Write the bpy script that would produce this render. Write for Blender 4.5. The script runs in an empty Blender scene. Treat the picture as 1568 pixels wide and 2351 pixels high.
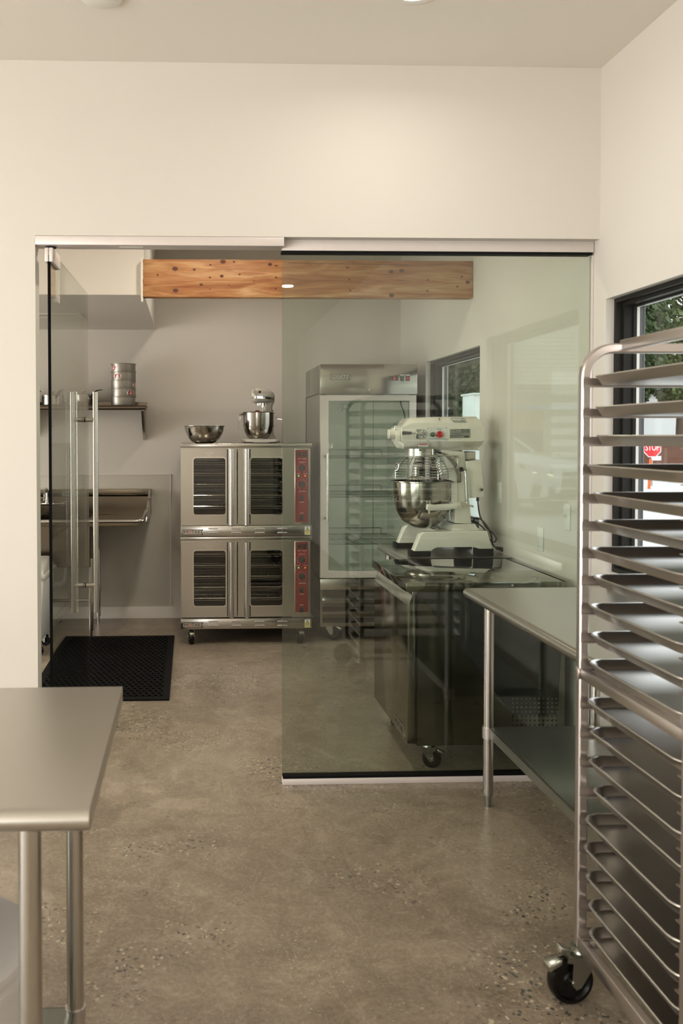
import bpy, bmesh, math, random
from mathutils import Vector, Matrix
random.seed(7)
C = bpy.context.scene.collection
PI = math.pi

# ------------------------------------------------------------------ camera
F, PPX, PPY, EYE = 1950.0, 505.0, 1046.0, 1.53
YAW, PITCH, ROLL = math.radians(2.0), math.radians(1.38), math.radians(-0.09)
RM = Matrix.Rotation(-YAW, 3, 'Z') @ Matrix.Rotation(PI/2 - PITCH, 3, 'X') @ Matrix.Rotation(ROLL, 3, 'Z')

def W(px, py, X=None, Y=None, Z=None):
    """measure a real point: the sight line of a photo pixel met with a known plane"""
    d = RM @ Vector(((px - PPX)/F, -(py - PPY)/F, -1))
    t = Y/d.y if Y is not None else (X/d.x if X is not None else (Z - EYE)/d.z)
    return Vector((0, 0, EYE)) + d*t

def q(px, py, Y):
    p = W(px, py, Y=Y); return p.x, p.z

cd = bpy.data.cameras.new('camera'); cam = bpy.data.objects.new('camera', cd); C.objects.link(cam)
cam.matrix_world = Matrix.Translation((0, 0, EYE)) @ RM.to_4x4()
cd.sensor_fit = 'VERTICAL'; cd.sensor_height = 36.0; cd.lens = F/2351*36
cd.shift_x = (784 - PPX)/2351; cd.shift_y = -(1175.5 - PPY)/2351
cd.clip_start = 0.05; cd.clip_end = 400
cd.dof.use_dof = True; cd.dof.focus_distance = 5.4; cd.dof.aperture_fstop = 5.0
bpy.context.scene.camera = cam

# ------------------------------------------------------------------ materials
def s2l(c):
    return tuple(((v/255)/12.92 if v/255 <= .04045 else ((v/255+.055)/1.055)**2.4) for v in c)

def mat(name, col, rough=.5, metal=0., spec=.5, noise=None, bump=0., emit=None, estr=0., coat=0.):
    m = bpy.data.materials.new(name); m.use_nodes = True
    nt = m.node_tree; b = nt.nodes['Principled BSDF']
    col = s2l(col)
    b.inputs['Base Color'].default_value = (*col, 1)
    b.inputs['Roughness'].default_value = rough; b.inputs['Metallic'].default_value = metal
    b.inputs['Specular IOR Level'].default_value = spec
    b.inputs['Coat Weight'].default_value = coat; b.inputs['Coat Roughness'].default_value = .06
    if emit:
        b.inputs['Emission Color'].default_value = (*s2l(emit), 1); b.inputs['Emission Strength'].default_value = estr
    sc, amt, st = noise if noise else (40, .03, (1, 1, 1))
    tc = nt.nodes.new('ShaderNodeTexCoord'); mp = nt.nodes.new('ShaderNodeMapping'); mp.inputs['Scale'].default_value = st
    nz = nt.nodes.new('ShaderNodeTexNoise'); nz.inputs['Scale'].default_value = sc; nz.inputs['Detail'].default_value = 4
    nt.links.new(tc.outputs['Object'], mp.inputs[0]); nt.links.new(mp.outputs[0], nz.inputs['Vector'])
    mx = nt.nodes.new('ShaderNodeMix'); mx.data_type = 'RGBA'
    mx.inputs[6].default_value = (*[v*(1-amt) for v in col], 1); mx.inputs[7].default_value = (*[min(1, v*(1+amt)) for v in col], 1)
    nt.links.new(nz.outputs['Fac'], mx.inputs[0]); nt.links.new(mx.outputs[2], b.inputs['Base Color'])
    if metal > .5:
        mr = nt.nodes.new('ShaderNodeMapRange'); mr.inputs[3].default_value = rough*.92; mr.inputs[4].default_value = rough*1.08
        nt.links.new(nz.outputs['Fac'], mr.inputs[0]); nt.links.new(mr.outputs[0], b.inputs['Roughness'])
    if bump:
        bp = nt.nodes.new('ShaderNodeBump'); bp.inputs['Strength'].default_value = bump; bp.inputs['Distance'].default_value = .002
        nt.links.new(nz.outputs['Fac'], bp.inputs['Height']); nt.links.new(bp.outputs[0], b.inputs['Normal'])
    return m

M = {}
M['wall'] = mat('painted_wall', (212, 206, 196), .65, noise=(300, .01, (1, 1, 1)), bump=.08)
M['ceil'] = mat('painted_ceiling', (232, 227, 217), .8, noise=(200, .01, (1, 1, 1)))
M['steel'] = mat('brushed_steel', (188, 184, 177), .2, 1, noise=(5, .02, (1, 1, 1)))
M['steelh'] = mat('brushed_steel_flat', (190, 186, 178), .3, 1, noise=(5, .02, (1, 1, 1)))
M['polish'] = mat('polished_steel', (160, 156, 147), .14, 1, noise=(30, .04, (.3, .3, 6)))
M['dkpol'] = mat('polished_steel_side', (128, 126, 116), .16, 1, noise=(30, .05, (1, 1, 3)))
M['chrome'] = mat('chrome', (205, 203, 198), .07, 1)
M['alu'] = mat('aluminium_tube', (196, 190, 186), .3, 1, noise=(6, .03, (1, 1, .4)))
M['pan'] = mat('aluminium_pan', (200, 196, 190), .3, 1, noise=(5, .02, (1, 1, 1)))
M['anod'] = mat('anodised_channel', (216, 207, 201), .42, .25)
M['cake'] = mat('anodised_cake_pan', (150, 146, 138), .38, .85)
M['galv'] = mat('galvanised_shelf', (160, 164, 156), .34, 1, noise=(14, .07, (1, 1, 1)))
M['zinc'] = mat('zinc_plated', (176, 178, 168), .25, 1)
M['black'] = mat('black_rubber', (16, 15, 14), .6, spec=.2)
M['mat'] = mat('black_mat_rubber', (12, 11, 10), .65, spec=.15)
M['wheel'] = mat('black_wheel', (12, 10, 9), .3, spec=.3)
M['gask'] = mat('black_gasket', (10, 10, 10), .6, spec=.15)
M['frame'] = mat('black_window_frame', (30, 28, 24), .5, spec=.25)
M['frame2'] = mat('grey_window_frame', (84, 84, 84), .5, spec=.3)
M['white'] = mat('white_enamel', (228, 224, 212), .18, coat=.6)
M['kwhite'] = mat('white_stand_mixer_enamel', (206, 200, 186), .15, coat=.7)
M['plastic'] = mat('white_plastic', (226, 224, 216), .4)
M['gplastic'] = mat('grey_white_plastic', (200, 196, 192), .45)
M['fridgein'] = mat('white_liner', (222, 226, 216), .4)
M['red'] = mat('red_control_panel', (124, 13, 17), .5, spec=.12)
M['redbtn'] = mat('red_button', (190, 32, 30), .35)
M['grnbtn'] = mat('green_button', (28, 74, 40), .35)
M['knob'] = mat('black_knob', (16, 14, 14), .4, spec=.25)
M['ink'] = mat('black_ink', (30, 28, 28), .6)
M['winkk'] = mat('white_ink', (235, 225, 215), .6)
M['yellow'] = mat('yellow_sticker', (214, 186, 40), .5)
M['sticker'] = mat('white_sticker', (222, 224, 220), .5)
M['redl'] = mat('red_label', (176, 18, 30), .45)
M['dark'] = mat('dark_cavity', (50, 47, 42), .6, .1)
M['ledg'] = mat('green_led', (20, 200, 90), .4, emit=(30, 220, 110), estr=1.6)
M['ledo'] = mat('orange_led', (230, 110, 20), .4, emit=(240, 120, 20), estr=1.2)
M['ledr'] = mat('red_led', (230, 20, 10), .4, emit=(240, 30, 16), estr=2.2)
M['lamp'] = mat('lamp_diffuser', (255, 250, 240), .4, emit=(255, 246, 230), estr=14)
M['caulk'] = mat('white_caulk', (220, 216, 206), .7)
M['dcord'] = mat('black_cord', (20, 20, 19), .4)
M['hub'] = mat('white_hub', (232, 228, 216), .3)
M['pink'] = mat('red_spatula', (150, 20, 30), .4)
M['mirror'] = mat('mirror_worktop_steel', (150, 148, 138), .06, 1, noise=(2, .02, (1, 1, 1)))
M['sinksteel'] = mat('darkened_steel', (128, 119, 106), .2, 1)  # steel colour darkened to imitate the dark surroundings it reflects
M['clear'] = mat('translucent_lid', (200, 198, 188), .2, spec=.7)

def glass_mat(name, tint, extra=0.0, ior=1.5):
    m = bpy.data.materials.new(name); m.use_nodes = True; nt = m.node_tree
    for n in list(nt.nodes): nt.nodes.remove(n)
    out = nt.nodes.new('ShaderNodeOutputMaterial'); mx = nt.nodes.new('ShaderNodeMixShader')
    tr = nt.nodes.new('ShaderNodeBsdfTransparent'); gl = nt.nodes.new('ShaderNodeBsdfGlossy'); lw = nt.nodes.new('ShaderNodeLayerWeight'); lw.inputs['Blend'].default_value = .5
    pw = nt.nodes.new('ShaderNodeMath'); pw.operation = 'POWER'; pw.inputs[1].default_value = 5; nt.links.new(lw.outputs['Facing'], pw.inputs[0])
    fr = nt.nodes.new('ShaderNodeMapRange'); fr.inputs[3].default_value = .042; fr.inputs[4].default_value = 1; nt.links.new(pw.outputs[0], fr.inputs[0])
    gl.inputs['Roughness'].default_value = 0.0
    tr.inputs['Color'].default_value = (*tint, 1)
    ad = nt.nodes.new('ShaderNodeMath'); ad.operation = 'ADD'; ad.inputs[1].default_value = extra; ad.use_clamp = True
    nt.links.new(fr.outputs[0], ad.inputs[0]); nt.links.new(ad.outputs[0], mx.inputs[0])
    nt.links.new(tr.outputs[0], mx.inputs[1]); nt.links.new(gl.outputs[0], mx.inputs[2]); nt.links.new(mx.outputs[0], out.inputs[0])
    return m
M['glass'] = glass_mat('green_tinted_glass', (.825, .865, .825), .016)
M['doorglass'] = glass_mat('door_glass', (.93, .955, .925), .0)
M['pane'] = glass_mat('window_pane', (.97, .98, .97))
M['ovenglass'] = glass_mat('oven_window_glass', (.86, .86, .84), 0)
M['edge'] = mat('glass_edge', (6, 8, 7), .6, spec=.05)

def concrete():
    m = bpy.data.materials.new('polished_concrete'); m.use_nodes = True; nt = m.node_tree; b = nt.nodes['Principled BSDF']
    N = nt.nodes.new; L = nt.links.new
    tc = N('ShaderNodeTexCoord')
    def noise(sc, det=6, rough=.6, dist=0):
        n = N('ShaderNodeTexNoise'); n.inputs['Scale'].default_value = sc; n.inputs['Detail'].default_value = det
        n.inputs['Roughness'].default_value = rough; n.inputs['Distortion'].default_value = dist; L(tc.outputs['Object'], n.inputs['Vector']); return n
    def ramp(src, stops):
        r = N('ShaderNodeValToRGB'); e = r.color_ramp.elements
        e[0].position, e[0].color = stops[0][0], (*s2l(stops[0][1]), 1); e[1].position, e[1].color = stops[-1][0], (*s2l(stops[-1][1]), 1)
        for p, c in stops[1:-1]:
            k = e.new(p); k.color = (*s2l(c), 1)
        L(src, r.inputs[0]); return r
    def mix(fac, a, bb, mode='MIX'):
        x = N('ShaderNodeMix'); x.data_type = 'RGBA'; x.blend_type = mode
        if isinstance(fac, float): x.inputs[0].default_value = fac
        else: L(fac, x.inputs[0])
        for i, v in ((6, a), (7, bb)):
            if isinstance(v, tuple): x.inputs[i].default_value = (*s2l(v), 1)
            else: L(v, x.inputs[i])
        return x.outputs[2]
    big = ramp(noise(1.1, 7, .65, .8).outputs['Fac'], [(.36, (103, 91, 77)), (.5, (138, 124, 107)), (.64, (170, 156, 137))])
    mid = ramp(noise(6, 8, .7, 1.2).outputs['Fac'], [(.36, (92, 81, 67)), (.55, (141, 127, 111)), (.68, (182, 169, 150))])
    c = mix(.5, big.outputs[0], mid.outputs[0])
    fine = ramp(noise(70, 5, .75).outputs['Fac'], [(.3, (92, 80, 64)), (.5, (142, 128, 107)), (.72, (196, 182, 160))])
    c = mix(.3, c, fine.outputs[0])
    # pale veins
    mg = N('ShaderNodeTexNoise'); mg.inputs['Scale'].default_value = 7; mg.inputs['Detail'].default_value = 8; mg.inputs['Distortion'].default_value = 2.5
    L(tc.outputs['Object'], mg.inputs['Vector'])
    vr = N('ShaderNodeValToRGB'); e = vr.color_ramp.elements
    e[0].position = .475; e[0].color = (0, 0, 0, 1); e[1].position = .525; e[1].color = (0, 0, 0, 1); k = e.new(.5); k.color = (.3, .3, .3, 1)
    L(mg.outputs['Fac'], vr.inputs[0]); c = mix(vr.outputs[0], c, (176, 164, 146))
    # aggregate: dark stones in patches, pale chips
    def chips(scale, thr, patch_sc, lo, hi, colr, src):
        v = N('ShaderNodeTexVoronoi'); v.inputs['Scale'].default_value = scale; v.inputs['Randomness'].default_value = 1
        wn = noise(16, 3); va = N('ShaderNodeVectorMath'); va.operation = 'MULTIPLY_ADD'; va.inputs[1].default_value = (.045, .045, .045); L(wn.outputs['Color'], va.inputs[0]); L(tc.outputs['Object'], va.inputs[2]); L(va.outputs[0], v.inputs['Vector'])
        lt = N('ShaderNodeMath'); lt.operation = 'LESS_THAN'; lt.inputs[1].default_value = thr; L(v.outputs['Distance'], lt.inputs[0])
        pr = N('ShaderNodeMapRange'); pr.inputs[1].default_value = lo; pr.inputs[2].default_value = hi
        L(noise(patch_sc, 3).outputs['Fac'], pr.inputs[0])
        mm = N('ShaderNodeMath'); mm.operation = 'MULTIPLY'; L(lt.outputs[0], mm.inputs[0]); L(pr.outputs[0], mm.inputs[1])
        return mix(mm.outputs[0], src, colr)
    c = chips(44, .26, 1.5, .53, .6, (84, 82, 76), c)
    c = chips(36, .2, 1.5, .5, .6, (188, 176, 154), c)
    c = chips(75, .14, 2.3, .42, .62, (206, 194, 172), c)
    L(c, b.inputs['Base Color'])
    mr = N('ShaderNodeMapRange'); mr.inputs[3].default_value = .2; mr.inputs[4].default_value = .42
    L(noise(9, 5).outputs['Fac'], mr.inputs[0]); L(mr.outputs[0], b.inputs['Roughness'])
    b.inputs['Specular IOR Level'].default_value = .55
    return m
M['floor'] = concrete()

def wood():
    m = bpy.data.materials.new('knotty_pine'); m.use_nodes = True; nt = m.node_tree; b = nt.nodes['Principled BSDF']
    N = nt.nodes.new; L = nt.links.new
    tc = N('ShaderNodeTexCoord'); mp = N('ShaderNodeMapping'); mp.inputs['Scale'].default_value = (1.1, 1, 9); L(tc.outputs['Object'], mp.inputs[0])
    n = N('ShaderNodeTexNoise'); n.inputs['Scale'].default_value = 2.2; n.inputs['Detail'].default_value = 5; n.inputs['Distortion'].default_value = 1.4; L(mp.outputs[0], n.inputs['Vector'])
    r = N('ShaderNodeValToRGB'); e = r.color_ramp.elements
    e[0].position, e[0].color = .3, (*s2l((146, 88, 46)), 1); e[1].position, e[1].color = .7, (*s2l((200, 160, 112)), 1)
    k = e.new(.5); k.color = (*s2l((174, 120, 72)), 1); L(n.outputs['Fac'], r.inputs[0])
    mp2 = N('ShaderNodeMapping'); mp2.inputs['Scale'].default_value = (3, 1, 70); L(tc.outputs['Object'], mp2.inputs[0])
    n2 = N('ShaderNodeTexNoise'); n2.inputs['Scale'].default_value = 3; n2.inputs['Detail'].default_value = 3; L(mp2.outputs[0], n2.inputs['Vector'])
    mx = N('ShaderNodeMix'); mx.data_type = 'RGBA'; mx.blend_type = 'MULTIPLY'; mx.inputs[0].default_value = .35
    L(r.outputs[0], mx.inputs[6]); L(n2.outputs['Color'], mx.inputs[7])
    n3 = N('ShaderNodeMapRange'); n3.inputs[1].default_value = .3; n3.inputs[2].default_value = .6; n3.inputs[3].default_value = .72; n3.inputs[4].default_value = 1
    L(n2.outputs['Fac'], n3.inputs[0])
    mx2 = N('ShaderNodeMix'); mx2.data_type = 'RGBA'; mx2.blend_type = 'MULTIPLY'; mx2.inputs[0].default_value = 1
    L(r.outputs[0], mx2.inputs[6]); L(n3.outputs[0], mx2.inputs[7])
    L(mx2.outputs[2], b.inputs['Base Color']); b.inputs['Roughness'].default_value = .6
    return m
M['wood'] = wood(); M['knot'] = mat('wood_knot', (74, 40, 22), .6); M['knotring'] = mat('wood_knot_ring', (150, 92, 48), .6)

def frp():
    m = mat('pebbled_silver_panel', (200, 196, 184), .38, .1, noise=(420, .22, (1, 1, 1)), bump=.5); return m
M['frp'] = frp()
M['leaf'] = mat('tree_leaves', (74, 90, 52), .6, noise=(1.2, .35, (1, 1, 1)))
M['leaf2'] = mat('pale_tree_leaves', (98, 112, 62), .6, noise=(1.2, .3, (1, 1, 1)))
M['bark'] = mat('tree_bark', (96, 80, 64), .8)
M['pave'] = mat('concrete_paving', (190, 188, 180), .8, noise=(3, .06, (1, 1, 1)))
M['mulch'] = mat('brown_mulch', (96, 56, 36), .9, noise=(6, .45, (1, 1, 1)))
M['siding'] = mat('white_siding', (222, 224, 220), .6)
M['tan'] = mat('tan_wall', (190, 150, 96), .7)
M['sred'] = mat('stop_red', (206, 36, 42), .4); M['swhite'] = mat('sign_white', (240, 240, 238), .4)
M['orange'] = mat('orange_post', (214, 96, 40), .5)
M['carw'] = mat('white_car_paint', (226, 228, 230), .2, coat=.8)
M['carg'] = mat('dark_car_glass', (50, 58, 62), .05)
M['card'] = mat('dark_car_trim', (40, 42, 44), .4)
M['blue'] = mat('blue_awning', (60, 120, 190), .6)
M['roofd'] = mat('grey_awning', (120, 120, 112), .7)

# ------------------------------------------------------------------ builder
def origin_of(p):
    v = Vector((0, 0, 0))
    while p is not None:
        v += p.location; p = p.parent
    return v

class B:
    def __init__(s): s.bm = bmesh.new()
    def _bev(s, faces, bev, seg=2):
        if bev <= 0: return
        ed = list({e for f in faces for e in f.edges})
        bmesh.ops.bevel(s.bm, geom=ed, offset=bev, segments=seg, affect='EDGES', profile=.5, clamp_overlap=True)
    def box(s, x0, x1, y0, y1, z0, z1, bev=0., seg=2):
        x0, x1 = sorted((x0, x1)); y0, y1 = sorted((y0, y1)); z0, z1 = sorted((z0, z1))
        v = [s.bm.verts.new((x, y, z)) for x in (x0, x1) for y in (y0, y1) for z in (z0, z1)]
        fs = [s.bm.faces.new([v[i] for i in f]) for f in ((0, 1, 3, 2), (4, 6, 7, 5), (0, 4, 5, 1), (2, 3, 7, 6), (0, 2, 6, 4), (1, 5, 7, 3))]
        s._bev(fs, bev, seg); return s
    def hexa(s, pts, bev=0.):
        """8 points: bottom ring of four then top ring of four"""
        v = [s.bm.verts.new(p) for p in pts]
        fs = [s.bm.faces.new([v[i] for i in f]) for f in ((3, 2, 1, 0), (4, 5, 6, 7), (0, 1, 5, 4), (1, 2, 6, 5), (2, 3, 7, 6), (3, 0, 4, 7))]
        s._bev(fs, bev); return s
    def rings(s, rs, closed=False, cap=True):
        vs = [[s.bm.verts.new(p) for p in r] for r in rs]
        n = len(vs[0]); m = len(vs)
        for i in range(m if closed else m-1):
            a, b = vs[i], vs[(i+1) % m]
            for j in range(n):
                try: s.bm.faces.new((a[j], a[(j+1) % n], b[(j+1) % n], b[j]))
                except ValueError: pass
        if cap and not closed:
            s.bm.faces.new(list(reversed(vs[0]))); s.bm.faces.new(vs[-1])
        return s
    def cyl(s, p0, p1, r, r2=None, seg=24):
        p0, p1 = Vector(p0), Vector(p1); r2 = r if r2 is None else r2
        d = (p1-p0).normalized(); a = d.orthogonal().normalized(); b = d.cross(a)
        return s.rings([[p + (a*math.cos(t) + b*math.sin(t))*rr for t in [2*PI*k/seg for k in range(seg)]] for p, rr in ((p0, r), (p1, r2))])
    def tube(s, pts, r, seg=10, closed=False):
        P = [Vector(p) for p in pts]; n = len(P); rs = []; a = None
        for i in range(n):
            if closed: d = (P[(i+1) % n]-P[i-1])
            else: d = P[min(i+1, n-1)]-P[max(i-1, 0)]
            d.normalize()
            if a is None: a = d.orthogonal().normalized()
            a = (a - d*a.dot(d)).normalized(); b = d.cross(a)
            rr = r[i] if isinstance(r, (list, tuple)) else r
            rs.append([P[i] + (a*math.cos(t) + b*math.sin(t))*rr for t in [2*PI*k/seg for k in range(seg)]])
        return s.rings(rs, closed=closed)
    def lathe(s, prof, c=(0, 0, 0), seg=40, axis='z'):
        c = Vector(c); cols = []
        for k in range(seg):
            t = 2*PI*k/seg
            col = []
            for r, h in prof:
                if axis == 'z': p = Vector((r*math.cos(t), r*math.sin(t), h))
                elif axis == 'x': p = Vector((h, r*math.cos(t), r*math.sin(t)))
                else: p = Vector((r*math.cos(t), h, r*math.sin(t)))
                col.append(p + c)
            cols.append(col)
        top = {}
        def vert(k, j):
            key = (0, j) if prof[j][0] < 1e-6 else (k, j)
            if key not in top: top[key] = s.bm.verts.new(cols[k][j])
            return top[key]
        for k in range(seg):
            for j in range(len(prof)-1):
                q4 = []
                for v in (vert(k, j), vert((k+1) % seg, j), vert((k+1) % seg, j+1), vert(k, j+1)):
                    if v not in q4: q4.append(v)
                if len(q4) > 2:
                    try: s.bm.faces.new(q4)
                    except ValueError: pass
        return s
    def _p(s, u, v, a, axis):
        return (a, u, v) if axis == 'x' else ((u, a, v) if axis == 'y' else (u, v, a))
    def prism(s, poly, axis, a0, a1, bev=0., seg=2):
        r0 = [s._p(u, v, a0, axis) for u, v in poly]; r1 = [s._p(u, v, a1, axis) for u, v in poly]
        n0 = len(s.bm.faces)
        s.rings([r0, r1]); s.bm.faces.ensure_lookup_table()
        s._bev(list(s.bm.faces)[n0:], bev, seg); return s
    def plate(s, outer, inners, axis, a0, a1):
        """flat plate with holes, given thickness"""
        tmp = bmesh.new(); loops = []
        for lp in [outer] + inners:
            vs = [tmp.verts.new(s._p(u, v, a0, axis)) for u, v in lp]; loops.append(vs)
            for i in range(len(vs)): tmp.edges.new((vs[i], vs[(i+1) % len(vs)]))
        bmesh.ops.triangle_fill(tmp, use_beauty=True, edges=list(tmp.edges))
        idx = {v: i for i, v in enumerate(tmp.verts)}
        d = Vector(s._p(0, 0, a1-a0, axis))
        v0 = [s.bm.verts.new(v.co) for v in tmp.verts]; v1 = [s.bm.verts.new(v.co + d) for v in tmp.verts]
        for f in tmp.faces:
            ii = [idx[v] for v in f.verts]
            s.bm.faces.new([v0[i] for i in ii]); s.bm.faces.new([v1[i] for i in reversed(ii)])
        for vs in loops:
            for i in range(len(vs)):
                a, b = idx[vs[i]], idx[vs[(i+1) % len(vs)]]
                s.bm.faces.new((v0[a], v0[b], v1[b], v1[a]))
        tmp.free(); return s
    def xf(s, mtx): bmesh.ops.transform(s.bm, matrix=mtx, verts=list(s.bm.verts)); return s
    def make(s, name, m, parent=None, origin=None, smooth=35):
        bmesh.ops.recalc_face_normals(s.bm, faces=list(s.bm.faces))
        o0 = origin_of(parent)
        if origin is None: origin = Vector((0, 0, 0)) if parent is not None else Vector((0, 0, 0))
        else: origin = Vector(origin)
        tot = o0 + origin
        bmesh.ops.translate(s.bm, verts=list(s.bm.verts), vec=-tot)
        me = bpy.data.meshes.new(name); s.bm.to_mesh(me); s.bm.free()
        me.materials.append(m)
        if smooth:
            for p in me.polygons: p.use_smooth = True
            me.set_sharp_from_angle(angle=math.radians(smooth))
        o = bpy.data.objects.new(name, me); C.objects.link(o); o.parent = parent; o.location = origin
        return o

def thing(name, label, cat, loc, group=None):
    o = bpy.data.objects.new(name, None); C.objects.link(o); o.location = loc; o.empty_display_size = .05
    o['label'] = label; o['category'] = cat
    if group: o['group'] = group
    return o
def tag(o, label, cat, group=None):
    o['label'] = label; o['category'] = cat
    if group: o['group'] = group
    return o
def struct(o, label=None):
    o['kind'] = 'structure'
    if label: o['label'] = label
    return o
def lab(o, t): o['label'] = t; return o
def copy_tree(o, dloc, parent=None):
    c = o.copy(); C.objects.link(c); c.parent = parent
    if parent is None: c.location = o.location + Vector(dloc)
    for ch in o.children: copy_tree(ch, (0, 0, 0), c)
    return c

def rr(u0, u1, v0, v1, r, n=6):
    pts = []
    for cu, cv, a in ((u1-r, v1-r, 0), (u0+r, v1-r, 90), (u0+r, v0+r, 180), (u1-r, v0+r, 270)):
        for k in range(n+1):
            t = math.radians(a + 90*k/n); pts.append((cu + r*math.cos(t), cv + r*math.sin(t)))
    return pts
def circ(u, v, r, n=12): return [(u+r*math.cos(2*PI*k/n), v+r*math.sin(2*PI*k/n)) for k in range(n)]
def fillet(pts, r, n=6):
    P = [Vector(p) for p in pts]; out = [P[0]]
    for i in range(1, len(P)-1):
        a, b, c = P[i-1], P[i], P[i+1]; d0 = (a-b); d1 = (c-b)
        k = min(r, d0.length*.49, d1.length*.49); p0 = b + d0.normalized()*k; p1 = b + d1.normalized()*k
        for j in range(n+1):
            t = j/n; out.append(p0*(1-t)**2 + b*2*t*(1-t) + p1*t*t)
    out.append(P[-1]); return out

def text(body, x0, x1, z0, z1, Y, m, parent, name='lettering', face='y', depth=.0006):
    """lettering that fills a box; face 'y' looks toward -Y, face 'x' looks toward -X (x0,x1 are then Y values)"""
    cu = bpy.data.curves.new('t', 'FONT'); cu.body = body; cu.resolution_u = 3
    cu.align_x = 'CENTER'; cu.space_line = .95
    ob = bpy.data.objects.new('t', cu); C.objects.link(ob)
    bpy.context.view_layer.update()
    dg = bpy.context.evaluated_depsgraph_get()
    me = bpy.data.meshes.new_from_object(ob.evaluated_get(dg))
    bpy.data.objects.remove(ob); bpy.data.curves.remove(cu)
    b = B(); b.bm.from_mesh(me); bpy.data.meshes.remove(me)
    xs = [v.co.x for v in b.bm.verts]; ys = [v.co.y for v in b.bm.verts]
    ax, bx_, ay, by = min(xs), max(xs), min(ys), max(ys)
    geo = bmesh.ops.extrude_face_region(b.bm, geom=list(b.bm.faces))
    ev = {g for g in geo['geom'] if isinstance(g, bmesh.types.BMVert)}
    for v in b.bm.verts:
        u = x0 + (v.co.x-ax)/(bx_-ax)*(x1-x0); w = z0 + (v.co.y-ay)/(by-ay)*(z1-z0)
        dd = -depth if v in ev else 0
        v.co = Vector((u, Y + dd, w)) if face == 'y' else Vector((Y + dd, u, w))
    return b.make(name, m, parent, smooth=0)

def fine_print(x0, x1, z0, z1, Y, m, parent, name='fine_print', seed=1):
    rn = random.Random(seed); b = B(); x = x0; h = (z1-z0)
    while x < x1:
        w_ = min(x1-x, h*rn.uniform(.5, 2.2)); b.box(x, x+w_, Y-.0004, Y, z0+h*.25, z1-h*.25); x += w_+h*.45
    return b.make(name, m, parent, smooth=0)

# ------------------------------------------------------------------ room dimensions
XW, YW, YW2, CEIL, YB = 1.765, 3.62, 3.71, 3.10, 7.09   # right wall, dividing wall front/back, ceiling, back wall
XL, YR = -4.6, -6.5                                     # left end and rear end of the front room
JX = -.651; HZ = 2.372                                  # left jamb and head of the glazed opening
WT = .17                                                # outer wall thickness
w1 = (2.36, 3.56, .945, 2.105)                          # near window: Y0, Y1, Z0, Z1
w2 = (5.13, 6.32, .945, 2.075)

b = B(); b.box(XL-.2, XW+WT, YR-.2, YB+.2, -.1, 0); struct(b.make('floor', M['floor'], smooth=0), 'mottled polished brown concrete floor')
b = B(); b.box(XL-.2, XW+WT, YR-.2, YB+.2, CEIL, CEIL+.15); struct(b.make('ceiling', M['ceil'], smooth=0), 'plain warm white ceiling')
b = B(); b.plate([(YR, 0), (YB+.2, 0), (YB+.2, CEIL), (YR, CEIL)],
        [[(w1[0], w1[2]), (w1[1], w1[2]), (w1[1], w1[3]), (w1[0], w1[3])], [(w2[0], w2[2]), (w2[1], w2[2]), (w2[1], w2[3]), (w2[0], w2[3])]], 'x', XW, XW+WT)
struct(b.make('wall_right', M['wall'], smooth=0), 'warm white side wall with two black framed windows')
b = B(); b.box(XL, XW, YB, YB+.2, 0, CEIL); struct(b.make('wall_back', M['wall'], smooth=0), 'beige back wall of the kitchen')
b = B(); b.plate([(YR, 0), (YB+.2, 0), (YB+.2, CEIL), (YR, CEIL)], [[(-5.4, .25), (-2.2, .25), (-2.2, 2.75), (-5.4, 2.75)], [(-1.8, .25), (1.4, .25), (1.4, 2.75), (-1.8, 2.75)], [(4.0, .4), (6.4, .4), (6.4, 2.35), (4.0, 2.35)]], 'x', XL-.2, XL); struct(b.make('wall_left', M['wall'], smooth=0))  # openings in this unseen wall are added for the fill lamps
# dividing wall: left piece + header
b = B(); b.box(XL, JX, YW, YW2, 0, CEIL); b.box(JX, XW, YW, YW2, HZ, CEIL); struct(b.make('wall_front', M['wall'], smooth=0), 'cream dividing wall with the wide glazed opening')
# rear wall behind the camera, its opening added for a fill lamp
b = B(); b.plate([(XL, 0), (XW, 0), (XW, CEIL), (XL, CEIL)], [[(-4.2, .3), (-2.2, .3), (-2.2, 2.6), (-4.2, 2.6)]], 'y', YR-.2, YR)
struct(b.make('wall_rear', M['wall'], smooth=0))
# bulkhead above the sinks and pine beam
sx = W(330, 680, Y=5.33).x
b = B(); b.box(XL, -.285, 5.33, YB, 2.405, CEIL); struct(b.make('trim_1', M['wall'], smooth=0), 'boxed bulkhead above the sink')
b = B(); b.box(JX-.001, JX+.0, 3.66, 3.70, 0, .01)
b.bm.free()
# baseboards
b = B(); b.box(-2.6, XW, YB-.012, YB, 0, .10, .003); struct(b.make('baseboard_back', M['wall']))
b = B(); b.box(XW-.012, XW, YW2, YB-.012, 0, .10, .003); struct(b.make('baseboard_right', M['wall']))

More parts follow.
